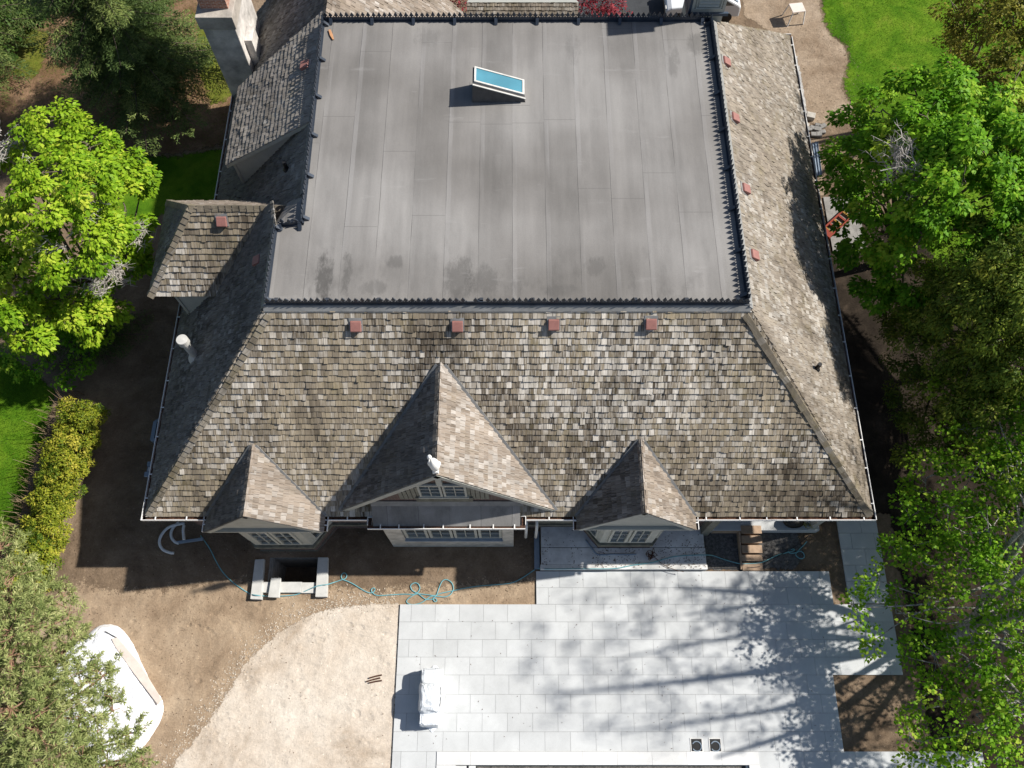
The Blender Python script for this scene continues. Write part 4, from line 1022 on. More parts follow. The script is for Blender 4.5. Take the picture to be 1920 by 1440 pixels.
# --- chimney outside the left eave
mb = MB(); mb.box(-12.14, -10.86, 25.5, 28.2, 0, 7.62); mb.build('chimney', M['render'], house, bevel=.03)
ch = bpy.data.objects['chimney']
mb = MB(); mb.box(-12.22, -10.78, 25.42, 28.26, 7.62, 8.22); mb.build('chimney_cap', M['ledge_grey'], ch, bevel=.02)
mb = MB(); mb.box(-12.05, -10.98, 25.86, 27.8, 8.22, 10.4); mb.build('chimney_stack', M['brick_red'], ch)
mb = MB(); mb.box(-10.858, -10.55, 25.9, 26.7, 4.6, 6.6); mb.build('chimney_shoulder', M['render'], ch, bevel=.02)

# --- roof fittings
def roof_vent(c, n, up, parent=house):
    """red box vent on a slope; c on the slope, n its normal, up the upslope direction"""
    c, n, up = Vector(c), Vector(n).normalized(), Vector(up).normalized(); a = up.cross(n).normalized(); mb = MB()
    def lp(x, y, z): return c + a * x + up * y + n * z
    w = .165
    pts = [lp(-w, -.17, .05), lp(-w, .17, .05), lp(-w, .15, .12), lp(-w, -.13, .19), lp(-w, -.17, .17)]
    mb.prism(pts, a * (2 * w)); v = mb.build('roof_vent', M['vent'], parent, bevel=.015)
    mb = MB(); mb.frame_box(lp(-.21, -.18, .035), a * .42, up * .44, n * .018); mb.build('vent_flashing', M['flash'], v)
for x, y in ((668, 610), (858, 610), (1038, 607), (1220, 606)): roof_vent(S(x, y), nF, (0, 1, MS))
for x, y in ((1358, 118), (1374, 223), (1394, 356), (1410, 480)): roof_vent(SR(x, y), nR, (-1, 0, MS))
def onplane(x, y, q, n):
    d = Vector(ray(x, y)); o = Vector((0, 0, HC)); return o + d * ((Vector(q) - o).dot(n) / d.dot(n))
roof_vent(onplane(417, 414, FLc, nf_), nf_, (0, 1, (zr - ze2) / (Rl.y - FLc.y)))
roof_vent(SL(487, 490), nL, (1, 0, MS))
ns_ = (E0 - E1).cross(T1 - E1).normalized(); ns_ = ns_ if ns_.z > 0 else -ns_
roof_vent(onplane(575, 125, E1, ns_), ns_, (1, 0, (z1s - z0s) / (T1.x - E1.x)))
# metal flue
b = SL(367, 668); mb = MB(); mb.lathe(b - Vector((0, 0, .2)), [(.2, 0), (.2, .28), (.15, .34), (.135, .36), (.135, 1.3)], 20); fl = mb.build('flue_pipe', M['flash_pale'], house, smooth=False)
mb = MB(); mb.lathe(b + Vector((0, 0, .98)), [(.13, 0), (.13, .10), (.19, .105), (.195, .12), (.195, .36), (.185, .375), (.03, .39)], 20); mb.build('flue_cap', M['flash_pale'], fl)
mb = MB(); mb.lathe(b + Vector((0, 0, -.12)), [(.30, 0), (.28, .06), (.2, .16)], 20); mb.build('flue_collar', M['flash_pale'], fl)
for b in (SR(1530, 692), SL(538, 318, XL2)):
    mb = MB(); mb.tube([b - Vector((0, 0, .1)), b + Vector((0, 0, .42))], .07, 12); v = mb.build('vent_pipe', M['black'], house)
    mb = MB(); mb.tube([b + Vector((0, 0, .0)), b + Vector((0, 0, .1))], [.14, .08], 12); mb.build('pipe_boot', M['black'], v)
# skylight: wedge shaped upstand, high on the left
x0, x1, y0, y1 = -1.36, .40, 19.92, 20.72; h0, h1 = .82, .18
mb = MB(); zf0 = ZF + .02
vs = [(x0, y0, zf0), (x1 + .06, y0, zf0), (x1, y1, zf0), (x0, y1, zf0), (x0 + .04, y0 + .04, zf0 + h0), (x1, y0 + .04, zf0 + h1), (x1, y1 - .02, zf0 + h1), (x0 + .04, y1 - .02, zf0 + h0)]
mb.add(vs, [(0, 1, 5, 4), (1, 2, 6, 5), (2, 3, 7, 6), (3, 0, 4, 7), (4, 5, 6, 7)]); sky = mb.build('skylight', M['skylight'], house)
mb = MB(); sd = Vector((x1 - x0 - .04, 0, h1 - h0)); up_ = Vector((h0 - h1, 0, x1 - x0)).normalized(); o_ = Vector((x0 + .04, y0 + .04, zf0 + h0))
yd = Vector((0, y1 - y0 - .06, 0))
mb.frame_box(o_ + up_ * .0 - Vector((0, .05, 0)), sd * 1.03, Vector((0, .05, 0)), up_ * .03)
for (a, b_, c, d_) in ((.02, 1.0, .12, .2), (.02, 1.0, .93, 1.0), (.02, .055, .2, .93), (.96, 1.0, .2, .93)):
    mb.frame_box(o_ + sd * a + yd * c, sd * (b_ - a), yd * (d_ - c), up_ * .075)
mb.build('skylight_frame', M['flash_pale'], sky)
mb = MB(); mb.frame_box(o_ + sd * .055 + yd * .2, sd * .905, yd * .73, up_ * .05); mb.build('pane', M['glass_sky'], sky)
mb = MB(); mb.box(x0 - .1, x1 + .22, y0 - .12, y1 + .12, zf0 - .002, zf0 + .008); mb.build('skylight_apron', M['membrane'], sky)
# louvred cupola on the back right corner
cx0, cx1, cy0, cy1 = 6.42, 7.62, 23.95, 25.2
mb = MB(); mb.box(cx0, cx1, cy0, cy1, 8.6, 12.4); cup = mb.build('cupola', M['siding'], house)
mb = MB(); mb.box(cx0 - .1, cx1 + .16, cy0 - .09, cy0, 9.74, 9.86); mb.box(cx0 - .09, cx0, cy0 - .06, cy1, 9.86, 12.4); mb.box(cx0 - .1, cx0, cy0 - .09, cy1, 9.6, 9.86); mb.build('cupola_trim', M['trim_blue'], cup)
mb = MB(); mb.box(cx0, cx0 + .1, cy0 - .04, cy0, 9.87, 12.4); mb.box(cx1 - .1, cx1, cy0 - .04, cy0, 9.87, 12.4); mb.box(cx0 + .1, cx1 - .1, cy0 - .04, cy0, 9.87, 10.02); mb.build('cupola_trim', M['trim'], cup)
mb = MB(); mcx = (cx0 + cx1) / 2
for i in range(9):
    z = 10.12 + i * .14; hw = .36 if i < 5 else .36 * math.sqrt(max(.05, 1 - ((i - 4.5) / 5) ** 2)); mb.frame_box((mcx - hw, cy0 - .06, z), (2 * hw, 0, 0), (0, .055, .06), (0, .0, .02))
arc = [(mcx + .44 * math.cos(a), cy0 - .03, 10.75 + .75 * math.sin(a)) for a in np.linspace(0, math.pi, 15)]
mb.tube([(mcx + .44, cy0 - .03, 10.05)] + arc + [(mcx - .44, cy0 - .03, 10.05), (mcx + .44, cy0 - .03, 10.05)], .03, 5); mb.build('louver', M['siding'], cup)
mb = MB(); mb.prism([(cx0 - .2, cy0 - .2, 12.4), (cx1 + .2, cy0 - .2, 12.4), (mcx, cy0 - .2, 13.3)], (0, cy1 - cy0 + .4, 0)); mb.build('cupola_roof', M['sh_shade'] if False else M['flash'], cup)
# small rear porch roof seen over the back cresting
shingles('rear_porch_roof', [(-2.05, 28.2, 3.85), (3.0, 28.2, 3.85), (2.92, 29.75, 5.0), (-1.98, 29.75, 5.0)], M['sh_side'], house, seed=71, wmin=.08, wmax=.16, expo=.16)
mb = MB(); mb.prism([(-2.0, 29.76, 5.0), (-2.0, 31.2, 3.85), (-2.0, 29.3, 3.85)], (4.95, 0, 0)); mb.box(-1.9, 2.85, 28.9, 31, 0, 3.84); mb.build('rear_porch', M['siding'], house)

# ================================================================== THINGS ON AND AROUND THE HOUSE
# white statue on the central ridge
c = Vector((-2.27, 7.24, 8.33))
st = thing('statue', c, 'small white bird shaped statue on the ridge end of the central gable', 'statue')
mb = MB(); mb.box(c.x - .09, c.x + .09, c.y - .09, c.y + .09, c.z - .06, c.z + .12); mb.build('plinth', M['statue'], st, bevel=.015)
pr = [(.06, .12, 0), (.085, .18, .0), (.12, .3, .01), (.145, .45, .015), (.155, .6, .01), (.15, .74, 0), (.13, .86, -.015), (.095, .96, -.03), (.062, 1.05, -.045), (.05, 1.13, -.055), (.055, 1.2, -.065), (.068, 1.27, -.07), (.066, 1.34, -.072), (.045, 1.40, -.07), (.01, 1.425, -.07)]
mb = MB(); mb.tube([c + Vector((x, 0, z)) for r, z, x in pr], [r for r, z, x in pr], 14); mb.build('body', M['statue'], st, smooth=True)
for s in (-1, 1):
    mb = MB(); q_ = smooth_path([c + Vector(v) for v in ((.0 + s * .07, .0, .84), (s * .115, .03, .66), (s * .11, .07, .42), (s * .05, .11, .2))], 4); mb.tube(q_, [.03 + .05 * math.sin(math.pi * (i + .6) / 13) for i in range(len(q_))], 8); mb.build('wing', M['statue'], st, smooth=True)
mb = MB(); mb.tube([c + Vector((-.07, -.05, 1.29)), c + Vector((-.08, -.14, 1.26))], [.026, .005], 8); mb.build('beak', M['statue'], st)
# scrap of bark on the flat roof
b = P(621, 67, ZF + .03); mb = MB(); mb.prism([b + Vector(v) for v in ((-.12, .24, 0), (-.04, .26, 0), (.06, .02, 0), (.12, -.2, 0), (.07, -.22, 0), (-.04, -.02, 0))], (0, 0, .05))
tag(mb.build('bark_scrap', M['lead'], bevel=.01), 'small orange brown scrap lying on the flat roof near its far left corner', 'scrap')

# --- basement light well in front of the left bay
lw = thing('light_well', (-8.3, 5.3, 0), 'sunken basement light well with pale stone copings below the left bay', 'light well')
def pier(pts, z0, z1, nm): mb = MB(); mb.prism([(p.x, p.y, z0) for p in pts], (0, 0, z1 - z0)); return mb.build(nm, M['slab'], lw, bevel=.012)
zz = .24
pier([P(478, 1049, zz), P(495, 1048, zz), P(490, 1124, zz), P(469, 1123, zz)], .03, zz, 'coping')
pier([P(596, 1045, zz), P(615, 1045, zz), P(613, 1119, zz), P(591, 1119, zz)], .03, zz, 'coping')
pier([P(509, 1084, zz), P(527, 1084, zz), P(524, 1121, zz), P(503, 1120, zz)], .165, zz + .06, 'pier')
pier([P(493, 1091, .16), P(566, 1091, .16), P(564, 1111, .16), P(491, 1111, .16)], .02, .16, 'coping')
pier([P(566.5, 1092, .12), P(592, 1092, .12), P(590, 1112, .12), P(564.5, 1112, .12)], .02, .12, 'coping')
mb = MB(); mb.box(HOLE_S[0] - .05, HOLE_S[0], HOLE_S[2], HOLE_S[3], -2, .02)
for i in range(9): mb.box(HOLE_S[0] + .001, HOLE_S[0] + .07, HOLE_S[2] + .001, HOLE_S[3] - .001, -1.97 + i * .22, -1.83 + i * .22)
mb.box(HOLE_S[0], HOLE_S[1], HOLE_S[2] - .05, HOLE_S[2], -2, .02); mb.box(HOLE_S[1], HOLE_S[1] + .05, HOLE_S[2], HOLE_S[3], -2, .02); mb.box(HOLE_S[0], HOLE_S[1], HOLE_S[3], HOLE_S[3] + .05, -2, -.01)
mb.build('lining', M['slab_dark'], lw)
mb = MB(); mb.box(HOLE_S[0], HOLE_S[1], HOLE_S[2], HOLE_S[3], -2.05, -1.98); mb.build('well_floor', M['soil'], lw)

# --- hoses
def tube_thing(name, pts, rad, mat, label, cat, n=6, sides=7):
    mb = MB(); mb.tube(smooth_path(pts, n), rad, sides); return tag(mb.build(name, mat, smooth=True), label, cat)
hz = .03
def H(*pts, z=hz): return [P(a, b, z) for a, b in pts]
pts = H((376, 1004), (393, 1028), (405, 1052), (418, 1073), (437, 1092), (455, 1105), (468, 1113)) + [P(474, 1115, .27), P(486, 1116.5, .27)] + H((497, 1117.5), (505, 1117.5), (530, 1117.5), (548, 1116), (560, 1113.5), z=.04) + [P(575, 1107, .15), P(592, 1099.5, .27), P(604, 1097, .27), P(613, 1096, .26)]
pts += H((626, 1092), (641, 1087), (648, 1084), (650, 1078), (645, 1074), (640, 1079), (642, 1086), (652, 1090), (664, 1096), (680, 1106), (692, 1111.5), (700, 1110), (703, 1104.5), (700, 1102.5), (696, 1106), (699, 1112), (708, 1116.5), (730, 1115.5), (755, 1114), (778, 1113.6), (787, 1104), (784, 1095), (777, 1093), (770, 1098), (773, 1107), (785, 1114), (797, 1123), (808, 1124), (815, 1122), (819, 1126), (815, 1128), (812, 1122), (818, 1116.5), (824, 1100), (830, 1089), (838, 1087), (847, 1093), (850, 1104), (845, 1114), (835, 1119), (822, 1118.5), (808, 1118.5), (790, 1130), (775, 1133.5), (764, 1131), (764, 1124), (780, 1114), (800, 1115), (815, 1116.5), (826, 1112.5), (850, 1107.5), (870, 1103), (900, 1098.5), (940, 1095.5), (962, 1092), (980, 1083), (995, 1073), (1003, 1068))
tube_thing('garden_hose', pts, .019, M['hose'], 'teal garden hose looping over brown soil from the house corner to the terrace', 'hose')
pts = [P(1008, 1066, .1)] + H((1030, 1067), (1090, 1066.5), (1150, 1066), (1185, 1060), (1225, 1054), z=.33) + H((1262, 1044), (1295, 1041), (1326, 1040.5), z=.35) + H((1338, 1042), (1352, 1047), (1375, 1054), z=.05) + H((1392, 1057), (1420, 1056), (1432, 1053), z=.12) + H((1445, 1047), (1460, 1040), (1475, 1036), (1484, 1034), (1490, 1031), (1486, 1029.5), (1479, 1031), (1478, 1035), (1484, 1037.5), (1493, 1036), (1500, 1033.5), (1506, 1037), (1508, 1044), (1503, 1047.5), (1496, 1045), (1492, 1039), (1498, 1031), (1507, 1022), (1513, 1015), z=.04)
tube_thing('garden_hose', pts, .019, M['hose'], 'teal garden hose crossing the concrete terrace and the wooden porch steps', 'hose')
pts = H((1300, 1068), (1345, 1066), (1385, 1066), z=.04) + H((1400, 1065), (1425, 1062), z=.12) + H((1437, 1054), (1460, 1042), (1490, 1025), (1512, 1009), (1521, 1002), z=.05)
tube_thing('cable', pts, .014, M['cable'], 'thin dark cable running along the gravel beside the porch steps', 'cable')
pts = H((1222, 1040), (1230, 1047), (1240, 1056), (1252, 1063), (1268, 1069), (1282, 1072), z=.34)
tube_thing('cable', pts, .012, M['rust'], 'thin brown cable coming from a tangle at the foot of the right bay', 'cable')
mb = MB(); rng = np.random.default_rng(5); c = P(1222, 1042, .36)
mb.tube(smooth_path([c + Vector((rng.normal(0, .12), rng.normal(0, .12), rng.uniform(0, .12))) for _ in range(30)], 4), .011, 5)
tag(mb.build('cable_tangle', M['rust']), 'brown tangle of cable lying at the foot of the right bay', 'cable')
# grey flexible conduits by the left corner
for pts, lab in ((H((346, 981), (318, 988), (303, 1003), (299, 1018), (305, 1030), (318, 1036), (326, 1037), z=.12), 'large white flexible drain hose curved on the soil below the left front corner'),
                 (H((336, 979), (326, 988), (321, 998), (322, 1008), (328, 1016), (335, 1019), z=.1), 'thinner white drain hose curving behind the grey downpipe by the left corner'),
                 (H((345, 985), (343.5, 995), (344.5, 1007), (345, 1012), z=.5), 'short white pipe standing by the left bay wall')):
    tube_thing('drain_hose', pts, .055, M['pipe'], lab, 'drain hose', sides=9)
mb = MB(); mb.beam(P(332, 1017.5, .08), P(381, 1010.5, .2), .11, .09); tag(mb.build('downpipe', M['bluegrey'], bevel=.01), 'blue grey downpipe extension lying on the soil by the left bay', 'downpipe')

# --- concrete terrace before the right bay
te = thing('terrace_slab', (4.2, 6.6, 0), 'stained old concrete terrace with dark joints around the right bay', 'terrace')
mb = MB(); mb.box(1.12, 7.42, 5.99, 6.62, 0, .30); mb.build('slab', M['concrete'], te, bevel=.015)
mb = MB(); mb.box(1.12, 7.40, 6.64, 7.44, 0, .302); mb.build('slab', M['concrete'], te, bevel=.015)
mb = MB(); mb.box(1.08, 7.45, 5.80, 5.985, 0, .285); mb.build('edging', M['concrete'], te, bevel=.015)
mb = MB(); mb.box(.86, 1.06, 5.85, 7.3, .0, .12); mb.build('edging', M['bluegrey'], te)
mb = MB(); mb.tube(smooth_path(H((1098, 1012), (1110, 1028), (1118, 1038), (1127, 1040), (1150, 1039), (1175, 1039.5), (1193, 1039), z=.34), 5), .03, 7); tag(mb.build('drain_pipe', M['bluegrey'], smooth=True), 'thin grey pipe lying along the foot of the right bay', 'pipe')
rng = np.random.default_rng(9); n = 900
pp = np.stack([rng.uniform(1.15, 7.4, n), 5.85 + 1.5 * rng.beta(1.2, 2.2, n), np.full(n, .309)], 1)
w_ = (np.sin(pp[:, 0] * 2.1) + np.sin(pp[:, 0] * 5.3 + 2) + rng.normal(0, .6, n)) > 0; pp = pp[w_]
o = leaf_mesh('leaf_litter', pp, np.tile((0, 0, 1.0), (len(pp), 1)) + rng.normal(0, .15, (len(pp), 3)), unit(len(pp), rng), rng.uniform(.03, .085, len(pp)), .03, rng.uniform(0, .3, len(pp)), M['clod'], te); o['kind'] = 'stuff'

# --- wooden box steps to the porch
stp = thing('porch_steps', (9.2, 6.4, 0), 'five pale bare wooden box steps leading up to the right porch', 'steps')
ys_ = [P(960, y, z).y for y, z in ((1070, .1), (1054, .16), (1039, .24), (1021, .32), (1003, .42), (984, .56))]
for i in range(5):
    z1 = .13 + .10 * i; y0_, y1_ = ys_[i] + (.03 if i else 0), ys_[i + 1] - .02
    mb = MB(); mb.box(8.82, 9.6, y0_, y1_, z1 - .035, z1); mb.box(8.85, 9.57, y0_ + .03, y1_ - .01, 0.0, z1 - .036); mb.build('tread', M['wood'], stp, bevel=.008)
mb = MB(); mb.prism([(8.76, ys_[0] + .05, 0), (8.76, ys_[5], 0), (8.76, ys_[5], .5), (8.76, ys_[0] + .05, .1)], (.05, 0, 0)); mb.build('stringer', M['wood'], stp)
# black sack and potted plant under the porch eave
c = P(1486, 983, .55); mb = MB(); mb.tube(smooth_path([c + Vector(v) for v in ((-.34, .1, .02), (-.25, .08, .12), (-.05, .05, .2), (.15, .04, .17), (.32, .02, .06), (.42, .0, .01))], 3), [.03, .1, .15, .2, .24, .25, .26, .25, .24, .22, .2, .17, .13, .1, .06, .02][:16], 10)
o = mb.build('black_sack', M['black'], smooth=True); o.location.z = .5; ORI[o.name] = o.location.copy(); tag(o, 'crumpled black plastic sack lying on the porch floor', 'sack')
c = P(1510, 982, .5); pl = thing('potted_plant', (c.x, c.y, .5), 'small potted plant on the porch floor beside the black sack', 'plant')
mb = MB(); mb.lathe(c, [(.11, 0), (.15, .2), (.165, .22), (.14, .225)], 14); mb.build('pot', M['bluegrey'], pl)
p_, n_, t_, r_, _ = foliage([(c.x, c.y - .02, .85, .2)], np.random.default_rng(3), 60, (.08, .14), 2400); leaf_mesh('foliage', p_, n_, t_, .07, .035, r_ , M['leaf_olive'], pl)

# --- plastic wrapped barbecue
b0 = P(806, 1310, .5); bx = -2.92; by0, by1 = .28, 2.28
bb = thing('wrapped_barbecue', (bx, 1.25, PZ), 'barbecue under clear white plastic wrap on the left edge of the patio', 'barbecue')
def wrapped(name, xs, prof, mat, amp, seed):
    """sections along y: (y, half width, top z, x shift, roundness) draped to a loose skin"""
    rng = np.random.default_rng(seed); mb = MB(); n = 22; k = len(prof)
    for (y, hw, zt_, sx, rd, z0_) in prof:
        for j in range(n):
            a = math.pi * j / (n - 1); cx_, sz_ = math.cos(a), math.sin(a)
            e = rd
            X = hw * math.copysign(abs(cx_) ** e, cx_); Z = (zt_ - z0_) * abs(sz_) ** e + z0_
            mb.v.append((bx + sx + X + rng.normal(0, amp), y + rng.normal(0, amp), max(PZ + .012, Z + rng.normal(0, amp))))
    for i in range(k - 1):
        for j in range(n - 1): mb.f.append([i * n + j, i * n + j + 1, (i + 1) * n + j + 1, (i + 1) * n + j]); mb.r.append((.5,) * 3)
    mb.f.append(list(range(n))[::-1]); mb.f.append([(k - 1) * n + j for j in range(n)]); mb.r += [(.5,) * 3] * 2
    return mb.build(name, mat, bb, smooth=False)
z0_ = PZ + .012
wrapped('wrap', None, [(by0 - .02, .26, .55, .0, .35, z0_), (by0 + .03, .32, .84, .0, .28, z0_), (by0 + .1, .34, .87, .0, .25, z0_), (by0 + .25, .34, .86, .0, .25, z0_), (by0 + .42, .335, .87, .01, .25, z0_), (by0 + .47, .36, 1.0, .01, .3, z0_), (by0 + .50, .38, 1.12, .01, .38, z0_),
     (by0 + .6, .4, 1.19, .01, .45, z0_), (by0 + .75, .405, 1.21, .02, .45, z0_), (by0 + .95, .4, 1.215, .02, .45, z0_), (by0 + 1.15, .4, 1.21, .02, .45, z0_), (by0 + 1.3, .39, 1.19, .02, .42, z0_), (by0 + 1.38, .37, 1.1, .01, .35, z0_), (by0 + 1.42, .34, .9, .01, .28, z0_), (by0 + 1.55, .34, .88, .01, .25, z0_), (by0 + 1.75, .33, .88, .01, .25, z0_), (by0 + 1.86, .33, .86, .01, .28, z0_), (by0 + 1.93, .30, .6, .0, .35, z0_)], M['wrap'], .012, 3)
mb = MB(); mb.tube([(bx + .43, by0 + .62, 1.0), (bx + .47, by0 + .95, 1.0), (bx + .43, by0 + 1.28, 1.0)], .035, 8)
for yy in (.7, .9, 1.08, 1.22): mb.box(bx + .38, bx + .46, by0 + yy - .05, by0 + yy + .05, .86, .96)
mb.build('handle', M['white'], bb)
mb = MB(); rng = np.random.default_rng(4)
ring = [(bx + .43 + .42 * math.cos(a) * (1.0 if math.cos(a) > 0 else .9) - .35, by0 + .95 + 1.12 * math.sin(a)) for a in np.linspace(0, 2 * math.pi, 40)[:-1]]
# flat skirt of loose film at the foot
vs = []; k = len(ring)
for (x, y) in ring: vs.append((x + rng.normal(0, .02), y + rng.normal(0, .02), PZ + .012 + abs(rng.normal(0, .006))))
for (x, y) in ring: vs.append((bx + (x - bx) * .72, by0 + .95 + (y - by0 - .95) * .86, PZ + .06 + abs(rng.normal(0, .02))))
mb.add(vs, [(i, (i + 1) % k, k + (i + 1) % k, k + i) for i in range(k)]); mb.build('loose_film', M['wrap'], bb, smooth=True)
for (a, b_, lab) in (((692, 1271.5), (716, 1265.5), 'top'), ((687, 1278), (713, 1271), 'middle, longest'), ((692, 1280.5), (716, 1276), 'bottom')):
    mb = MB(); p, q = P(*a, .05), P(*b_, .05); mb.tube([p, p.lerp(q, .5) + Vector((0, .01, 0)), q], .028, 7)
    tag(mb.build('steel_bar', M['rust']), {'top': 'short rusty bar on the sand, farthest from the pool of three', 'middle, longest': 'rusty bar on the sand lying between the other two, longest of three', 'bottom': 'short rusty bar on the sand, nearest the pool of three'}[lab], 'bar', 'rusty bars on the sand')

# --- white tarpaulin over a low heap
ol = [(160, 1195), (174, 1180), (190, 1172), (212, 1171), (228, 1180), (243, 1198), (255, 1220), (266, 1245), (278, 1270), (290, 1292), (303, 1310), (306, 1330), (301, 1350), (290, 1370), (275, 1392), (255, 1412), (225, 1432), (190, 1440), (150, 1430), (110, 1390), (90, 1330), (95, 1260), (120, 1220)]
olw = [P(x, y, .05) for x, y in ol]; cen = sum(olw, Vector()) / len(olw); tp = thing('tarpaulin_heap', (cen.x, cen.y, 0), 'low heap under a bright white tarpaulin, half hidden by the pine', 'tarpaulin')
olw = smooth_path(olw + [olw[0]], 4)[:-1]; mb = MB(); rng = np.random.default_rng(6); k = len(olw); rings = [(1.0, .015), (.97, .16), (.93, .3), (.86, .38), (.7, .43), (.5, .46), (.25, .47)]
for f, z in rings:
    for i, p in enumerate(olw): q = cen.lerp(p, f); mb.v.append((q.x + rng.normal(0, .006), q.y + rng.normal(0, .006), z + (rng.normal(0, .010) if z > .1 else 0)))
for a in range(len(rings) - 1):
    for i in range(k): mb.f.append([a * k + i, a * k + (i + 1) % k, (a + 1) * k + (i + 1) % k, (a + 1) * k + i]); mb.r.append((.5,) * 3)
mb.f.append([(len(rings) - 1) * k + i for i in range(k)]); mb.r.append((.5,) * 3)
o = mb.build('cover', M['tarp'], tp, smooth=True)
mb = MB(); bp = [P(x, y, .47) for x, y in ((208, 1197), (220, 1195), (262, 1245), (303, 1312), (296, 1322), (250, 1262), (215, 1212))]
mb.prism([(p.x, p.y, .41) for p in bp], (0, 0, .05)); mb.build('board', M['board'], tp, bevel=.01)
mb = MB(); mb.tube(smooth_path([P(x, y, .44) for x, y in ((196, 1183), (214, 1193), (220, 1197), (240, 1220), (262, 1250), (276, 1268))], 4), .014, 5); mb.build('rope', M['cable'], tp)

# --- air conditioners below the left eave
c = P(296, 806, .95); ac = thing('air_conditioner', (c.x + .25, c.y, 0), 'blue grey air conditioner with dark top grille under the left eave', 'air conditioner')
X0, X1, Y0, Y1 = c.x - .25, c.x + .6, c.y - .48, c.y + .48
mb = MB(); mb.prism([(X0 + .05, Y0, .08), (X1, Y0, .08), (X1, Y1, .08), (X0 + .16, Y1, .08), (X0, Y1 - .12, .08), (X0, Y0 + .08, .08)], (0, 0, .87)); mb.build('casing', M['bluegrey'], ac, bevel=.02)
mb = MB(); mb.box(X0 + .16, X1 - .08, Y0 + .12, Y1 - .14, .952, .965); mb.build('grille', M['black'], ac)
mb = MB(); mb.box(X0 - .1, X1 + .1, Y0 - .1, Y1 + .1, 0, .08); mb.build('base_pad', M['concrete'], ac)
c = P(283, 879, .9); ac = thing('pool_heater', (c.x + .25, c.y, 0), 'low blue grey equipment box with pale label under the left front eave', 'equipment box')
X0, X1, Y0, Y1 = c.x - .2, c.x + .55, c.y - .28, c.y + .28
mb = MB(); mb.box(X0, X1, Y0, Y1, 0, .8); mb.build('casing', M['bluegrey'], ac, bevel=.02)
for (a, b_, nm) in ((Y0 - .03, Y0 + .17, 0), (Y1 - .15, Y1 + .03, .04)):
    mb = MB(); mb.box(X0 - .04 + nm, X1, a, b_, .80, .88); mb.build('lid', M['bluegrey'], ac, bevel=.015)
mb = MB(); mb.box(X0 + .05, X1 - .1, Y0 + .2, Y1 - .18, .802, .815); mb.build('label_plate', M['flash_pale'], ac)

# --- builder's things on the far right side
for k, (a, b_, w_) in enumerate((((1515.5, 264), (1523, 307), .12), ((1525, 268), (1533.5, 329), .13), ((1530.5, 266), (1538.5, 329), .12))):
    p, q = P(*a, .07), P(*b_, .07); p.z = q.z = .065; mb = MB(); d = (q - p).normalized(); s = Vector((-d.y, d.x, 0))
    mb.frame_box(p - s * w_ / 2, q - p, s * w_, (0, 0, .012)); mb.frame_box(p - s * w_ / 2, q - p, s * .012, (0, 0, .06)); mb.frame_box(p + s * (w_ / 2 - .012), q - p, s * .012, (0, 0, .06))
    tag(mb.build('steel_stud', M['bluegrey'] if k else M['steel']), ('short shiny steel channel lying alone nearest the house wall', 'blue grey steel channel in the middle of three on the slab', 'blue grey steel channel farthest from the house wall')[k], 'steel channel', 'steel channels beside the house')
st_ = [((1519, 219), .42, .34, .25, 'pale square stone block, largest of the loose stones'), ((1507, 222), .3, .2, .14, 'pale flat stone touching the house edge beside the largest block'),
       ((1512, 234), .26, .2, .15, 'small grey stone below the pale flat one'), ((1516, 242), .3, .24, .15, 'blue grey stone at the left end of the row of stones'), ((1524, 240), .3, .22, .15, 'grey stone second in the row beside the house'),
       ((1533, 242), .34, .26, .16, 'grey stone in the middle of the scattered stones'), ((1543, 236), .32, .22, .14, 'tilted brown stone nearest the maple leaves'), ((1534, 234), .3, .18, .12, 'dark flat stone behind the scattered row'),
       ((1541, 247), .36, .2, .14, 'long flat stone at the right end of the row'), ((1526, 252), .32, .24, .15, 'stone in front of the scattered row, left of a pair'), ((1535, 252), .3, .26, .15, 'stone in front of the scattered row, right of a pair')]
rnd = random.Random(8)
for (x, y), a, b_, h, lab in st_:
    p = P(x, y, .1); mb = MB(); mb.cbox((p.x, p.y, .012), a, b_, h, rnd.uniform(-.5, .5)); tag(mb.build('stone_block', M['stone'] if 'pale' in lab else M['slab_dark'], bevel=.03), lab, 'stone', 'loose stones beside the house')
# step ladder on the ground
p, q = P(1549, 440, .12), P(1588, 404, .12); d = (q - p).normalized(); s = Vector((-d.y, d.x, 0)); L = (q - p).length * 1.6
ld = thing('step_ladder', (p.x, p.y, 0), 'orange red step ladder lying under the right maple by the wall', 'ladder')
for k, o in enumerate((-.24, .24)): mb = MB(); mb.frame_box(p + s * o, d * L, s * .07, (0, 0, .12)); mb.build('rail', M['orange'], ld)
for i in range(6): mb = MB(); mb.frame_box(p + d * (.2 + i * .32) - s * .17, d * .1, s * .41, (0, 0, .05)); mb.build('rung', M['orange'] if i % 2 else M['yellow'], ld)
mb = MB(); mb.frame_box(p - s * .24 - d * .12, d * .3, s * .55, (0, 0, .14)); mb.build('top_cap', M['orange'], ld)
# white work table
tb = thing('work_table', (14.55, 33.9, 0), 'white topped work table with splayed legs on the dirt behind the house', 'table')
tc = [P(1479, 7, .8), P(1504, 4.5, .8), P(1511, 21, .8), P(1487, 24, .8)]; mb = MB(); mb.prism([(p.x, p.y, .77) for p in tc], (0, 0, .04)); mb.build('table_top', M['board'], tb, bevel=.01)
cm = sum(tc, Vector()) / 4
for p in tc:
    e = cm.lerp(p, .93); f = cm.lerp(p, 1.25); mb = MB(); mb.beam((e.x, e.y, .775), (f.x, f.y, .0), .05, .05); mb.build('leg', M['white'], tb)
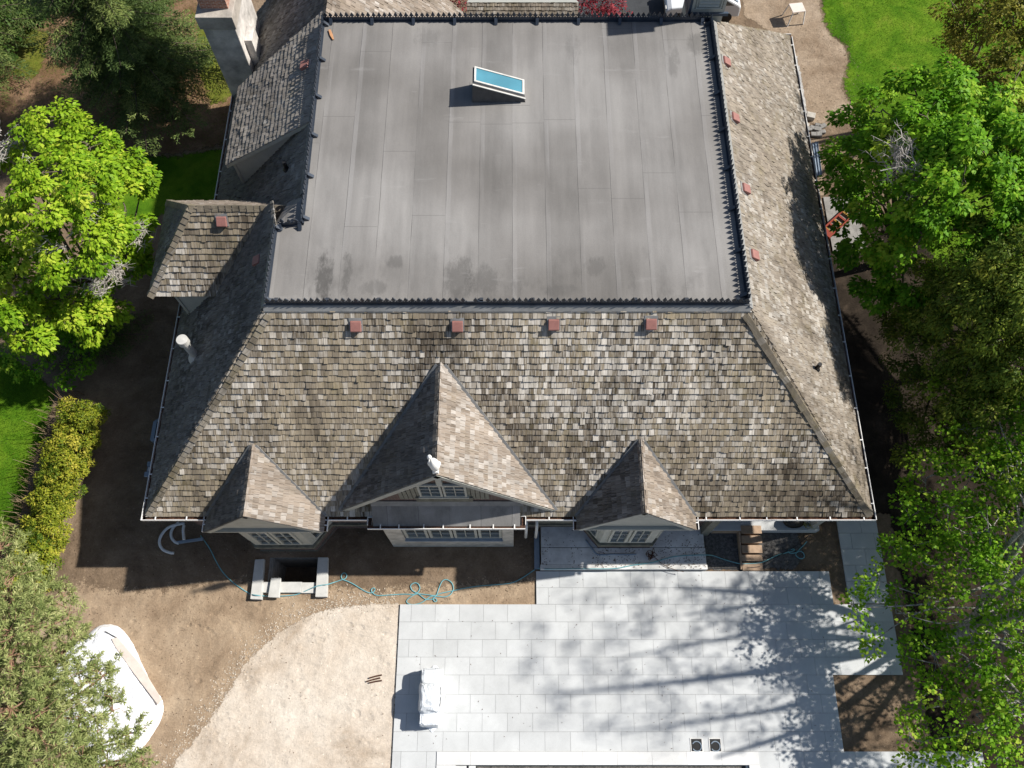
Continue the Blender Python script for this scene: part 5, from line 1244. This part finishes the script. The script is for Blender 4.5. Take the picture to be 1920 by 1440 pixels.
# white car half hidden behind the back corner
car = thing('parked_car', (9.9, 34.8, 0), 'white parked car mostly hidden behind the louvred cupola', 'car')
prof = [(7.85, .35), (7.85, .75), (8.1, .9), (8.95, 1.0), (9.45, 1.45), (10.8, 1.48), (11.45, 1.1), (11.6, .95), (11.62, .35)]
mb = MB(); mb.prism([(x, 33.85, z) for x, z in prof], (0, 1.72, 0)); mb.build('body', M['carpaint'], car, bevel=.08)
mb = MB(); w = [(8.98, 1.03), (9.42, 1.44)]; mb.prism([(9.0, 33.98, 1.045), (9.40, 34.05, 1.435), (9.40, 35.37, 1.435), (9.0, 35.44, 1.045)], (-.03, 0, .03)); mb.build('windscreen', M['glass_sky'], car)
mb = MB(); mb.prism([(10.87, 34.05, 1.47), (11.4, 33.98, 1.15), (11.4, 35.44, 1.15), (10.87, 35.37, 1.47)], (.02, 0, .03)); mb.build('rear_window', M['bluegrey'], car)
mb = MB(); mb.prism([(9.25, 33.846, 1.05), (9.6, 33.846, 1.38), (10.75, 33.846, 1.4), (11.2, 33.846, 1.1)], (0, -.012, 0)); mb.build('side_window', M['glass'], car)
for x in (8.5, 10.95):
    for y in (33.82, 35.42): mb = MB(); mb.lathe((x, y, .31), [(.1, 0), (.31, .02), (.31, .16), (.1, .18)], 18, (0, 1, 0)); mb.build('wheel', M['black'], car)
for y in (34.0, 35.2): mb = MB(); mb.box(7.82, 7.86, y, y + .24, .62, .76); mb.build('headlight', M['flash_pale'], car)

# --- crumbs of soil, stones and twigs on the bare ground
rng = np.random.default_rng(21); n = 5200
pp = np.stack([rng.uniform(-17, 15, n), rng.uniform(-1, 8.5, n), np.full(n, .013)], 1)
k_ = (pp[:, 0] < -4.3) | ((pp[:, 0] < .8) & (pp[:, 1] > 4.6) & (pp[:, 1] < 6.6)) | ((pp[:, 0] > 11.8) & (pp[:, 1] < 1.9) & (pp[:, 1] > -.4))
k_ &= ~((pp[:, 0] > HOLE_S[0]) & (pp[:, 0] < HOLE_S[1]) & (pp[:, 1] > HOLE_S[2]) & (pp[:, 1] < HOLE_S[3]))
k_ &= ~((pp[:, 0] > -11.5) & (pp[:, 1] < 4.4) & (pp[:, 0] < -4) & (rng.random(n) > .10))
pp = pp[k_]; n = len(pp)
o = leaf_mesh('soil_crumbs', pp, np.tile((0, 0, 1.0), (n, 1)) + rng.normal(0, .35, (n, 3)), unit(n, rng), np.abs(rng.normal(.04, .02, n)) + .015, .03, rng.uniform(0, 1, n), M['clod'], None, fold=-.25); o['kind'] = 'stuff'
n = 1600; xs = rng.uniform(12.6, 17.5, n); pp = np.stack([xs, rng.uniform(19, 34, n), np.full(n, .02)], 1)
o = leaf_mesh('soil_crumbs', pp, np.tile((0, 0, 1.0), (n, 1)) + rng.normal(0, .3, (n, 3)), unit(n, rng), np.abs(rng.normal(.05, .02, n)) + .02, .03, rng.uniform(.3, 1, n), M['clod'], None, fold=-.25); o['kind'] = 'stuff'

n = 200; pp = np.stack([rng.uniform(-4, 14, n), rng.uniform(-.5, 5.7, n), np.full(n, PZ + .006)], 1); pp = pp[(pp[:, 0] > 1) | (pp[:, 1] < 4.4)]; pp = pp[(pp[:, 0] < 11.6) | (pp[:, 1] > 2.1)]; n = len(pp)
o = leaf_mesh('leaf_scraps', pp, np.tile((0, 0, 1.0), (n, 1)) + rng.normal(0, .3, (n, 3)), unit(n, rng), rng.uniform(.03, .09, n), .025, rng.uniform(0, .5, n), M['clod'], None, fold=-.1); o['kind'] = 'stuff'
rng = np.random.default_rng(77); ed = smooth_path([P(x, y, .016) for x, y in ((752, 1131), (700, 1131), (650, 1136), (600, 1146), (545, 1170), (500, 1203), (462, 1243), (432, 1287), (402, 1337), (362, 1390), (315, 1445))], 12); n = 1500
pp = np.array([tuple(ed[k]) for k in rng.integers(0, len(ed), n)]) + np.stack([rng.normal(-.12, .28, n), rng.normal(.12, .22, n), np.zeros(n)], 1); pp = pp[~((pp[:, 0] > -4.3))]; n = len(pp)
o = leaf_mesh('sand_grains', pp, np.tile((0, 0, 1.0), (n, 1)) + rng.normal(0, .2, (n, 3)), unit(n, rng), np.abs(rng.normal(.04, .025, n)) + .015, .035, rng.uniform(0, 1, n), M['grain'], None, fold=-.2); o['kind'] = 'stuff'
# --- grass blades over the lawns
def grass(poly, n, rng, z=.01, h=.07, edge=0.0):
    P2 = [(p.x, p.y) for p in poly]; xs = [p[0] for p in P2]; ys = [p[1] for p in P2]
    lo, hi = (max(min(xs), -26), max(min(ys), -2)), (min(max(xs), 28), min(max(ys), 37))
    q = np.stack([rng.uniform(lo[0], hi[0], n), rng.uniform(lo[1], hi[1], n)], 1); ins = np.zeros(n, bool); j = len(P2) - 1
    for i in range(len(P2)):
        xi, yi = P2[i]; xj, yj = P2[j]
        c_ = ((yi > q[:, 1]) != (yj > q[:, 1])) & (q[:, 0] < (xj - xi) * (q[:, 1] - yi) / (yj - yi + 1e-12) + xi); ins ^= c_; j = i
    q = q[ins] + rng.normal(0, edge, (ins.sum(), 2)); k = len(q)
    p = np.stack([q[:, 0], q[:, 1], np.full(k, z)], 1)
    t = np.stack([rng.normal(0, .6, k), rng.normal(0, .6, k), np.full(k, 1.0)], 1)
    tone = np.clip(.5 + .22 * np.sin(q[:, 0] * 1.3 + np.sin(q[:, 1])) * np.sin(q[:, 1] * 1.7) + rng.normal(0, .2, k), 0, 1)
    o = leaf_mesh('grass', p, unit(k, rng), t, rng.uniform(.5, 1.3, k) * h, .016, tone, M['grass_blade'], None, fold=.1); o['kind'] = 'stuff'
grass(lawn_r, 90000, np.random.default_rng(31), edge=.10)
grass(lawn_l, 40000, np.random.default_rng(32), edge=.05)
grass(yard, 14000, np.random.default_rng(33), edge=.1, h=.10)

# ================================================================== PLANTS
def C(*cl): return [tuple(P(a, b, z)) + (r,) for a, b, z, r in cl]
crown_tree('maple_tree', 'bright yellow green maple with bare grey twigs beside the left cross gable', 'tree', (-17.2, 16.6, 0),
    C((75, 255, 7.2, 1.1), (110, 235, 7.4, 1.0), (165, 270, 7.8, 1.2), (225, 320, 6.6, 1.15), (120, 320, 8.6, 1.3), (175, 350, 8.6, 1.2), (235, 390, 6.6, 1.1), (265, 345, 5.4, .9), (262, 430, 5.2, .95), (70, 360, 8.2, 1.1), (110, 420, 8.2, 1.2), (180, 440, 7.2, 1.1), (40, 290, 6.4, .9), (60, 455, 7.0, 1.0), (130, 500, 6.4, 1.0), (30, 520, 5.4, .9), (235, 480, 4.8, .9), (265, 505, 4.2, .8), (90, 560, 5.0, .9), (20, 610, 5.2, 1.0), (50, 640, 4.6, .8), (130, 610, 4.6, .85), (190, 610, 4.2, .8), (205, 570, 4.2, .8), (150, 575, 4.6, .9), (-40, 400, 7, 1.4), (-70, 560, 6, 1.4), (-10, 480, 6, 1.0), (70, 590, 4.2, .8), (15, 430, 6.0, 1.0)),
    M['leaf_maple'], M['bark'], leaf=(.165, .098), subk=7.5, sub_r=(.28, .52), per=860, seed=3, tr=.2, fork_h=2.4, up=.95, rand=.6, droop=.45, twig_frac=.35,
    dead=[tuple(P(190, 500, 6.2)) + (.75, 34), tuple(P(215, 520, 5.4)) + (.6, 26), tuple(P(10, 285, 7.0)) + (1.1, 36), tuple(P(175, 535, 5.6)) + (.5, 20), tuple(P(170, 400, 7.8)) + (.7, 14), tuple(P(262, 440, 5.9)) + (.6, 12), tuple(P(110, 460, 7.4)) + (.7, 10)])
crown_tree('maple_tree', 'large green maple beside the right hand roof edge with bare twigs in its crown', 'tree', (16.6, 19.5, 0),
    C((1600, 230, 5.6, .9), (1655, 205, 7.0, 1.1), (1720, 180, 8.0, 1.2), (1785, 185, 8.6, 1.2), (1850, 210, 9.0, 1.3), (1575, 290, 5.0, .8), (1620, 300, 6.4, 1.1), (1790, 260, 9.6, 1.2), (1850, 290, 9.8, 1.3), (1910, 270, 9.6, 1.3), (1590, 350, 5.2, .9), (1640, 370, 6.6, 1.05), (1730, 360, 8.6, 1.1), (1800, 350, 9.2, 1.2), (1870, 380, 9.0, 1.2), (1605, 410, 4.8, .85), (1660, 440, 6.2, 1.0), (1730, 440, 7.6, 1.15), (1800, 440, 7.6, 1.2), (1660, 500, 5.2, .95), (1715, 510, 5.6, 1.0), (1640, 545, 4.2, .8), (1690, 575, 4.4, .8), (1620, 480, 4.4, .8), (1680, 250, 8.2, 1.0), (1640, 255, 7.2, 1.0), (1740, 230, 9.2, 1.2), (1990, 300, 9, 1.6), (1960, 400, 9, 1.5)),
    M['leaf_maple2'], M['bark'], leaf=(.165, .098), subk=8, sub_r=(.28, .54), per=860, seed=4, tr=.2, fork_h=2.4, up=.95, rand=.6, droop=.45, twig_frac=.35,
    dead=[tuple(P(1690, 310, 8.7)) + (1.0, 44), tuple(P(1710, 345, 8.4)) + (.8, 36), tuple(P(1690, 285, 9.0)) + (.8, 24)])
crown_tree('olive_tree', 'olive yellow leaved tree by the right lawn, behind the large maple', 'tree', (21, 28.5, 0),
    C((1800, 20, 6.8, .9), (1850, 20, 8.0, 1.2), (1900, 30, 9.0, 1.4), (1830, 70, 6.6, 1.0), (1880, 90, 8.0, 1.2), (1920, 120, 8.6, 1.3), (1790, 85, 5.6, .8), (1850, 130, 6.4, 1.0), (1900, 165, 7.4, 1.1), (1780, 120, 5.0, .6), (1960, 40, 9, 1.5), (1880, -30, 9, 1.4), (1820, -30, 8, 1.2)),
    M['leaf_olive'], M['bark'], leaf=(.12, .08), subk=10, sub_r=(.25, .5), per=560, seed=5, tr=.18, fork_h=2.2, twig_frac=.4)
crown_tree('cedar_tree', 'dark olive cedar with yellow tips beside the maple and the birch', 'tree', (19, 14.5, 0),
    C((1830, 500, 7.5, 1.2), (1890, 480, 8.5, 1.3), (1780, 540, 6.4, 1.1), (1850, 560, 7.6, 1.3), (1910, 560, 8.2, 1.3), (1740, 590, 5.2, 1.0), (1800, 610, 6.2, 1.2), (1870, 630, 7, 1.2), (1720, 640, 4.0, .9), (1770, 660, 4.8, 1.0), (1830, 680, 5.4, 1.1), (1900, 690, 6, 1.1), (1730, 700, 3.2, .8), (1790, 730, 3.6, .9), (1860, 440, 8.2, 1.0), (1960, 560, 8, 1.6), (1700, 690, 2.6, .7), (1690, 620, 3.2, .7), (1750, 520, 5.2, .8), (1700, 560, 3.6, .7), (1680, 590, 2.4, .6), (1690, 760, 1.8, .8), (1730, 800, 2.0, .9), (1700, 850, 1.6, .7), (1780, 800, 3.0, 1.0), (1840, 760, 4.6, 1.2)) + [(20.5, 16, 8.5, 1.8), (21.5, 13.5, 8.5, 1.9), (20.5, 11, 7, 1.8), (23, 16, 9.5, 2), (19.5, 18.5, 8, 1.6), (22, 19.5, 9.5, 1.9), (19.2, 13.4, 6.2, 1.5), (18.6, 11.4, 4.6, 1.3), (23, 11, 9, 1.9), (18.4, 16.4, 4.4, 1.2), (18.2, 13.6, 3.4, 1.0), (17.4, 11.8, 2.4, .9), (17.2, 9.8, 2.0, .9), (18.6, 8.6, 3.2, 1.2), (20, 9, 5, 1.5), (22, 8, 7.5, 1.8), (24.5, 13.5, 11, 2), (24.5, 18, 11.5, 2), (24, 9, 10, 1.9), (19.6, 21, 7, 1.5)],  # second list: clumps mostly out of view, added to shade the right-hand ground
    M['leaf_cedar'], M['bark'], leaf=(.14, .05), subk=12, sub_r=(.3, .52), per=980, seed=6, tr=.2, fork_h=2.6, up=.4, out=.8, droop=.55, flat=.8, twig_frac=.15)
# birch: several pale stems, thin crown, most of it beyond the photo edge
rngb = np.random.default_rng(8)
def CZ(f, g, *cl): return C(*[(a, b, z * f, r * g) for a, b, z, r in cl])
bl_clumps = CZ(.66, 1.06, (1600, 1140, 4.2, .55), (1640, 1200, 3.8, .5), (1650, 1090, 4.6, .7), (1690, 1030, 4.8, .8), (1720, 960, 5.2, .9), (1690, 1150, 4.6, .7), (1750, 890, 5.6, 1.0), (1800, 800, 6.2, 1.1), (1860, 740, 7, 1.1), (1840, 880, 7, 1.2), (1780, 960, 6.2, 1.1), (1740, 1060, 5.4, 1.0), (1800, 1060, 6.4, 1.1), (1860, 990, 7.4, 1.2), (1870, 1100, 7.4, 1.2), (1740, 1140, 5.0, .9), (1690, 1230, 3.8, .6), (1750, 1230, 4.8, .9), (1820, 1240, 5.8, 1.0), (1880, 1200, 6.8, 1.1), (1760, 1310, 4.6, .8), (1830, 1340, 5.4, 1.0), (1890, 1320, 6.4, 1.1), (1720, 1390, 4.2, .7), (1800, 1410, 5.0, .9), (1870, 1420, 6.0, 1.0), (1690, 1330, 3.6, .5), (1900, 880, 8, 1.2), (1720, 920, 4.4, .6), (1820, 700, 5.6, .8), (1890, 820, 7.4, 1.0))
def sh(X, Y, h, r): return (X + 1.013 * h, Y + .23 * h, h, r)
for (X, Y, h, r) in ((.4, 2.4, 16.4, .8), (1.2, 3.6, 15.8, .9), (1.8, 1.0, 15.6, .9), (2.6, 2.6, 15.0, 1.0), (2.8, 4.6, 14.4, 1.0), (3.4, .4, 14.4, 1.0), (3.9, 3.2, 14.0, 1.1), (4.4, 1.6, 13.6, 1.1), (4.6, 5.2, 13, 1.0), (5.2, 3.9, 12.8, 1.1), (5.6, .2, 12.6, 1.1), (5.9, 2.3, 12.2, 1.2), (6.6, 4.9, 11.6, 1.1), (6.9, 3.2, 11.2, 1.1), (7.3, .9, 11, 1.2), (7.9, 2.3, 10.4, 1.1), (8.0, 4.3, 10, 1.1), (8.8, 5.4, 9.4, 1.0), (9.0, .2, 9.4, 1.1), (9.4, 3.2, 9, 1.1), (9.8, 1.6, 8.6, 1.0), (10.6, 4.6, 8.2, 1.0), (11, 2.6, 7.4, .9), (11.2, .4, 7.4, .9), (7.6, 7.6, 11.2, 1.1), (9.2, 8.4, 10.2, 1.1), (10.4, 7.8, 8.8, 1.0), (11.4, 6.4, 7.6, .9), (11.8, 8.4, 7.6, 1.1), (12.6, 9.6, 6.8, 1.1), (12.8, 7.0, 6.2, .9), (13.2, 5.2, 5.4, .7), (12.9, 3.4, 5.2, .7)):
    bl_clumps.append(sh(X, Y, h, r * (.78 if h > 9 else .9)))
bl_clumps += [(18.6, 10.4, 7, 1.4), (19.5, 8.6, 8.5, 1.5), (20.5, 12, 8, 1.6), (19, 6.8, 10, 1.4), (20, 1.5, 7.5, 1.4), (20.5, 4.5, 9.5, 1.5), (18.6, -.8, 6, 1.3), (17.6, 10.2, 4.6, 1.2), (16.6, 11.6, 4.0, 1.0), (17.8, 4.6, 3.4, 1.0), (17.2, 1.6, 3.0, .9), (18.6, 6.4, 4.6, 1.2), (16.8, 6.4, 3.4, .9)]
bl_clumps += [(20.2, 2.6, 5, 1.4), (20, .2, 4.6, 1.3), (20.4, 5.6, 5.4, 1.4), (20, 8, 5, 1.4), (18.6, 2.4, 3.6, 1.1), (18.4, .4, 3.2, 1.0), (18.4, 5, 3.4, 1.1), (18.2, 7.6, 3.4, 1.1), (17.4, 8.8, 3, 1.0), (19, -1.6, 4, 1.2), (17.2, -.6, 3.2, .9), (17.0, 3.4, 2.6, .8)]  # added clumps, mostly out of view, to shade the ground at right
birch = crown_tree('birch_tree', 'tall birch with small fresh leaves and white stems shading the patio at right', 'tree', (16.3, 3.3, 0), bl_clumps,
    M['leaf_birch'], M['bark_birch'], leaf=(.13, .094), subk=12, sub_r=(.24, .5), per=300, thin=(6.4, .42), seed=9, up=.85, out=.3, rand=.7, droop=.3, twig_frac=.5, flat=.7,
    stems=[((16.9, 7.6, 10.6), .25, (.0, .5, .2)), ((17.3, 4.9, 15.5), .27, (.1, -.2, 0)), ((17.4, 1.6, 10.2), .25, (-.2, -.7, .3)), ((19.6, 6.0, 12), .14, (.3, .4, 0)), ((15.9, 6.3, 9.4), .13, (.1, .9, .3)), ((17.9, 3.3, 14), .16, (.1, -.7, 0)), ((16.4, -.4, 8.4), .13, (.0, -1.0, .4)), ((17.7, 9.0, 11.5), .14, (.1, .9, 0)), ((16.7, 5.5, 13), .12, (-.3, .6, 0))])
# pine at the near left corner
rng = np.random.default_rng(12); root = thing('pine_tree', (-17.6, -2.6, 0), 'pale green long needled pine with orange bark at the near left corner', 'tree')
cl = C((20, 1120, 7.5, 1.1), (60, 1180, 8.2, 1.2), (20, 1230, 9, 1.3), (110, 1240, 7.4, 1.0), (150, 1290, 6.6, .9), (80, 1300, 8.4, 1.2), (190, 1270, 5.8, .55), (210, 1330, 5.6, .6), (150, 1350, 6.8, .9), (70, 1370, 9, 1.2), (240, 1375, 5.2, .6), (190, 1400, 6, .8), (120, 1410, 7.4, 1.0), (250, 1420, 5, .6), (20, 1330, 9.5, 1.2), (60, 1430, 8.6, 1.1), (200, 1440, 6.4, .9), (30, 1070, 6.2, .8), (0, 1030, 5.6, .9), (150, 1460, 7, 1.0), (-40, 1200, 9, 1.5), (100, 1130, 6.0, .7), (215, 1250, 5, .35), (70, 1100, 6.2, .7), (140, 1200, 6.2, .5))
PS, NS, TS, RS = [], [], [], []; sub = []
for (cx, cy, cz, r) in cl:
    ns = int(70 * r * r); d = unit(ns * 2, rng); d = d[d[:, 2] > -.45][:ns]; c = np.array((cx, cy, cz)) + d * r * rng.uniform(.45, 1.1, (len(d), 1)) * np.array((1, 1, .75))
    for k in range(len(d)):
        ax = d[k] * .8 + np.array((0, 0, .45)) + rng.normal(0, .3, 3); ax /= np.linalg.norm(ax); tone = np.clip(rng.normal(.45, .16), .05, .95)
        for s_ in range(3):
            n = 13; o_ = c[k] + ax * (s_ - 1) * .10; dd = ax * .7 + unit(n, rng) * .75
            PS.append(np.tile(o_, (n, 1))); TS.append(dd); NS.append(unit(n, rng)); RS.append(np.clip(rng.normal(tone, .14, n), 0, 1))
        sub.append((np.array((cx, cy, cz)), c[k]))
p_ = np.vstack(PS); leaf_mesh('crown', p_, np.vstack(NS), np.vstack(TS), rng.uniform(.12, .2, len(p_)), .026, np.concatenate(RS), M['leaf_pine'], root, fold=.05)
mb = MB(); tb0, tb1 = P(-60, 1370, 6.0), P(26, 1440, 3.2); base = Vector((-13.2, -2.6, 0)); 
base = Vector((-17.6, -2.6, 0)); top = Vector((-17.0, -1.0, 9.5)); mb.tube([base, base.lerp(top, .5) + Vector((.1, 0, 0)), top], [.26, .2, .08], 10)
mb.tube(smooth_path([P(70, 1475, 7.6), P(30, 1438, 8.0), P(-10, 1400, 8.4), P(-60, 1360, 9)], 4), .13, 9)
for (cx, cy, cz, r) in cl:
    t = min(.95, cz / 11); a = base.lerp(top, t); e = Vector((cx, cy, cz)); q = smooth_path([a, a.lerp(e, .5) + Vector(rng.normal(0, .2, 3)), e], 4); mb.tube(q, [.07 * (1 - .7 * i / 8) for i in range(9)], 6)
twigs(mb, sub, rng, .3)
mb.build('trunk', M['bark_pine'], root, smooth=True)
# spruces
conifer('spruce_tree', 'tall blue green spruce with visible trunk beside the left chimney', P(320, 220, 0), 15, 4.0, M['leaf_spruce'], seed=21, z0=2.8, tr=.3, whorl=.42, per=10, dens=2.2, needle=(.17, .032), lean=(-.6, .3), top=.12)
conifer('spruce_tree', 'dark spruce at the far left photo edge behind the tall one', P(40, 190, 0) + Vector((-2.0, 2.5, 0)), 11, 3.6, M['leaf_spruce'], seed=22, z0=1.0, tr=.2, whorl=.55, per=8, dens=1.8, needle=(.17, .034))
conifer('spruce_tree', 'small dark spruce under the bright maple with its lower tips in sun', P(215, 655, 0) + Vector((-.6, .4, 0)), 4.6, 2.1, M['leaf_spruce'], seed=23, z0=.4, tr=.1, whorl=.34, per=8, dens=1.7, needle=(.14, .03))
conifer('spruce_tree', 'spruce standing behind the bright maple at the left edge', P(-20, 330, 0) + Vector((-2, 1.0, 0)), 8, 2.4, M['leaf_spruce'], seed=24, z0=.6, tr=.15, whorl=.5, per=8, dens=1.8, needle=(.17, .034))
crown_tree('leafy_shrub', 'dark green leafy bush in the far left corner of the photo', 'shrub', P(25, 60, 0), C((10, 20, 2.2, 1.1), (50, 20, 1.8, 1.0), (20, 55, 1.6, .9), (60, 40, 1.4, .8), (0, 80, 1.5, .8), (-30, 40, 2.4, 1.3)), M['leaf_dark'], M['bark'], leaf=(.16, .09), subk=9, sub_r=(.3, .5), per=330, seed=25, tr=.06, fork_h=.7)
crown_tree('leafy_shrub', 'mid green leafy bush in shade below the bright maple, beside the small spruce', 'shrub', P(110, 660, 0), C((40, 660, 1.8, .9), (90, 680, 1.6, .8), (140, 670, 1.7, .8), (20, 620, 2.4, .9), (90, 640, 2.4, .9), (150, 630, 2.2, .8), (200, 620, 1.6, .7), (60, 700, 1.0, .6), (120, 705, 1.0, .6)), M['leaf_maple2'], M['bark'], leaf=(.13, .08), subk=10, sub_r=(.25, .42), per=620, seed=29, tr=.06, fork_h=.7)
crown_tree('red_maple', 'crimson japanese maple behind the back cresting near the driveway', 'tree', (5.6, 31.6, 0), C((1090, 12, 2.4, .6), (1115, 15, 2.6, .7), (1145, 12, 2.4, .7), (1165, 15, 2.0, .5), (1110, 32, 1.8, .6), (1140, 33, 1.7, .6), (1120, -10, 2.8, .8), (1080, 30, 1.7, .5)), M['leaf_red'], M['bark'], leaf=(.11, .06), subk=12, sub_r=(.22, .36), per=700, seed=26, tr=.07, fork_h=.9)
crown_tree('leafy_shrub', 'crimson and green bush in the gap between rear wing and rear porch roof', 'shrub', P(856, 12, 0), C((852, 8, 1.6, .6), (868, 10, 1.4, .5), (880, 0, 1.8, .7)), M['leaf_red'], M['bark'], leaf=(.1, .06), subk=12, sub_r=(.2, .34), per=600, seed=27, tr=.04, fork_h=.5)
conifer('spruce_tree', 'spruce behind the tall one, cut by the top edge of the photo', P(210, 60, 0) + Vector((-2.5, 4, 0)), 12, 3.6, M['leaf_spruce'], seed=28, z0=1.0, tr=.2, whorl=.5, per=9, dens=1.8, needle=(.17, .034))
# hedge: clipped golden conifer row, brown twigs showing on its left flank
hd = thing('hedge', P(110, 920, 0), 'golden green clipped hedge with bare brown flank along the left lawn', 'hedge')
rng = np.random.default_rng(41); cl = []
for t in np.linspace(0, 1, 15):
    x0 = 148 + (40 - 148) * t; y0 = 765 + (1085 - 765) * t
    for o in (-.28, .22): q = P(x0, y0, 1.6); cl.append((q.x + o * 1.1 + rng.normal(0, .1), q.y + rng.normal(0, .1), 1.55 + rng.normal(0, .12), .46)); cl.append((q.x + o * 1.4, q.y, .95, .5))
p_, n_, t_, r_, _ = foliage(cl, rng, 34, (.14, .26), 2200, up=.6, out=.7, rand=.8, flat=.9, minz=-.3, droop=-.3); leaf_mesh('foliage', p_, n_, t_, rng.uniform(.07, .15, len(p_)), .045, r_, M['leaf_hedge'], hd)
mb = MB(); n = 0
for t in np.linspace(0, 1, 17):
    q = P(118 + (10 - 118) * t + 16, 765 + (1085 - 765) * t, 0); 
    for _ in range(15):
        a = q + Vector((rng.normal(.2, .12), rng.normal(0, .3), 0)); e = a + Vector((rng.normal(-.25, .2), rng.normal(0, .22), rng.uniform(.7, 1.75))); mb.tube([a, a.lerp(e, .5) + Vector(rng.normal(0, .06, 3)), e], [.022, .014, .005], 4, False, (rng.random(), 0, 0))
mb.build('twig', M['twig_brown'], hd, attrs=True)

# ================================================================== LIGHT, AIR AND CAMERA
sunv = Vector((3.95, .90, 3.9)).normalized()
el = math.asin(sunv.z); az = math.atan2(sunv.x, sunv.y)
L = bpy.data.lights.new('sun', 'SUN'); L.energy = 4.9; L.angle = R(.9); L.color = (1.0, .955, .88)
so = bpy.data.objects.new('sun', L); COL.objects.link(so); so.rotation_euler = sunv.to_track_quat('Z', 'Y').to_euler(); so.location = (20, 5, 40)
w = bpy.data.worlds.new('World'); sc.world = w; w.use_nodes = True; nt = w.node_tree
sky_ = nt.nodes.new('ShaderNodeTexSky'); sky_.sky_type = 'NISHITA'; sky_.sun_disc = False; sky_.sun_elevation = el; sky_.sun_rotation = az
bg = nt.nodes['Background']; bg.inputs[1].default_value = .07; nt.links.new(sky_.outputs[0], bg.inputs[0])
cam = bpy.data.cameras.new('camera'); co = bpy.data.objects.new('camera', cam); COL.objects.link(co); sc.camera = co
cam.sensor_width = 36; cam.lens = FPX / 1920 * 36; cam.clip_end = 600; cam.clip_start = .5
co.location = (0, 0, HC); co.rotation_euler = (TILT, 0, 0)
sc.view_settings.view_transform = 'Standard'; sc.view_settings.look = 'None'; sc.view_settings.exposure = .5; sc.view_settings.gamma = 1
sc.cycles.max_bounces = 6; sc.cycles.diffuse_bounces = 3; sc.cycles.transparent_max_bounces = 4
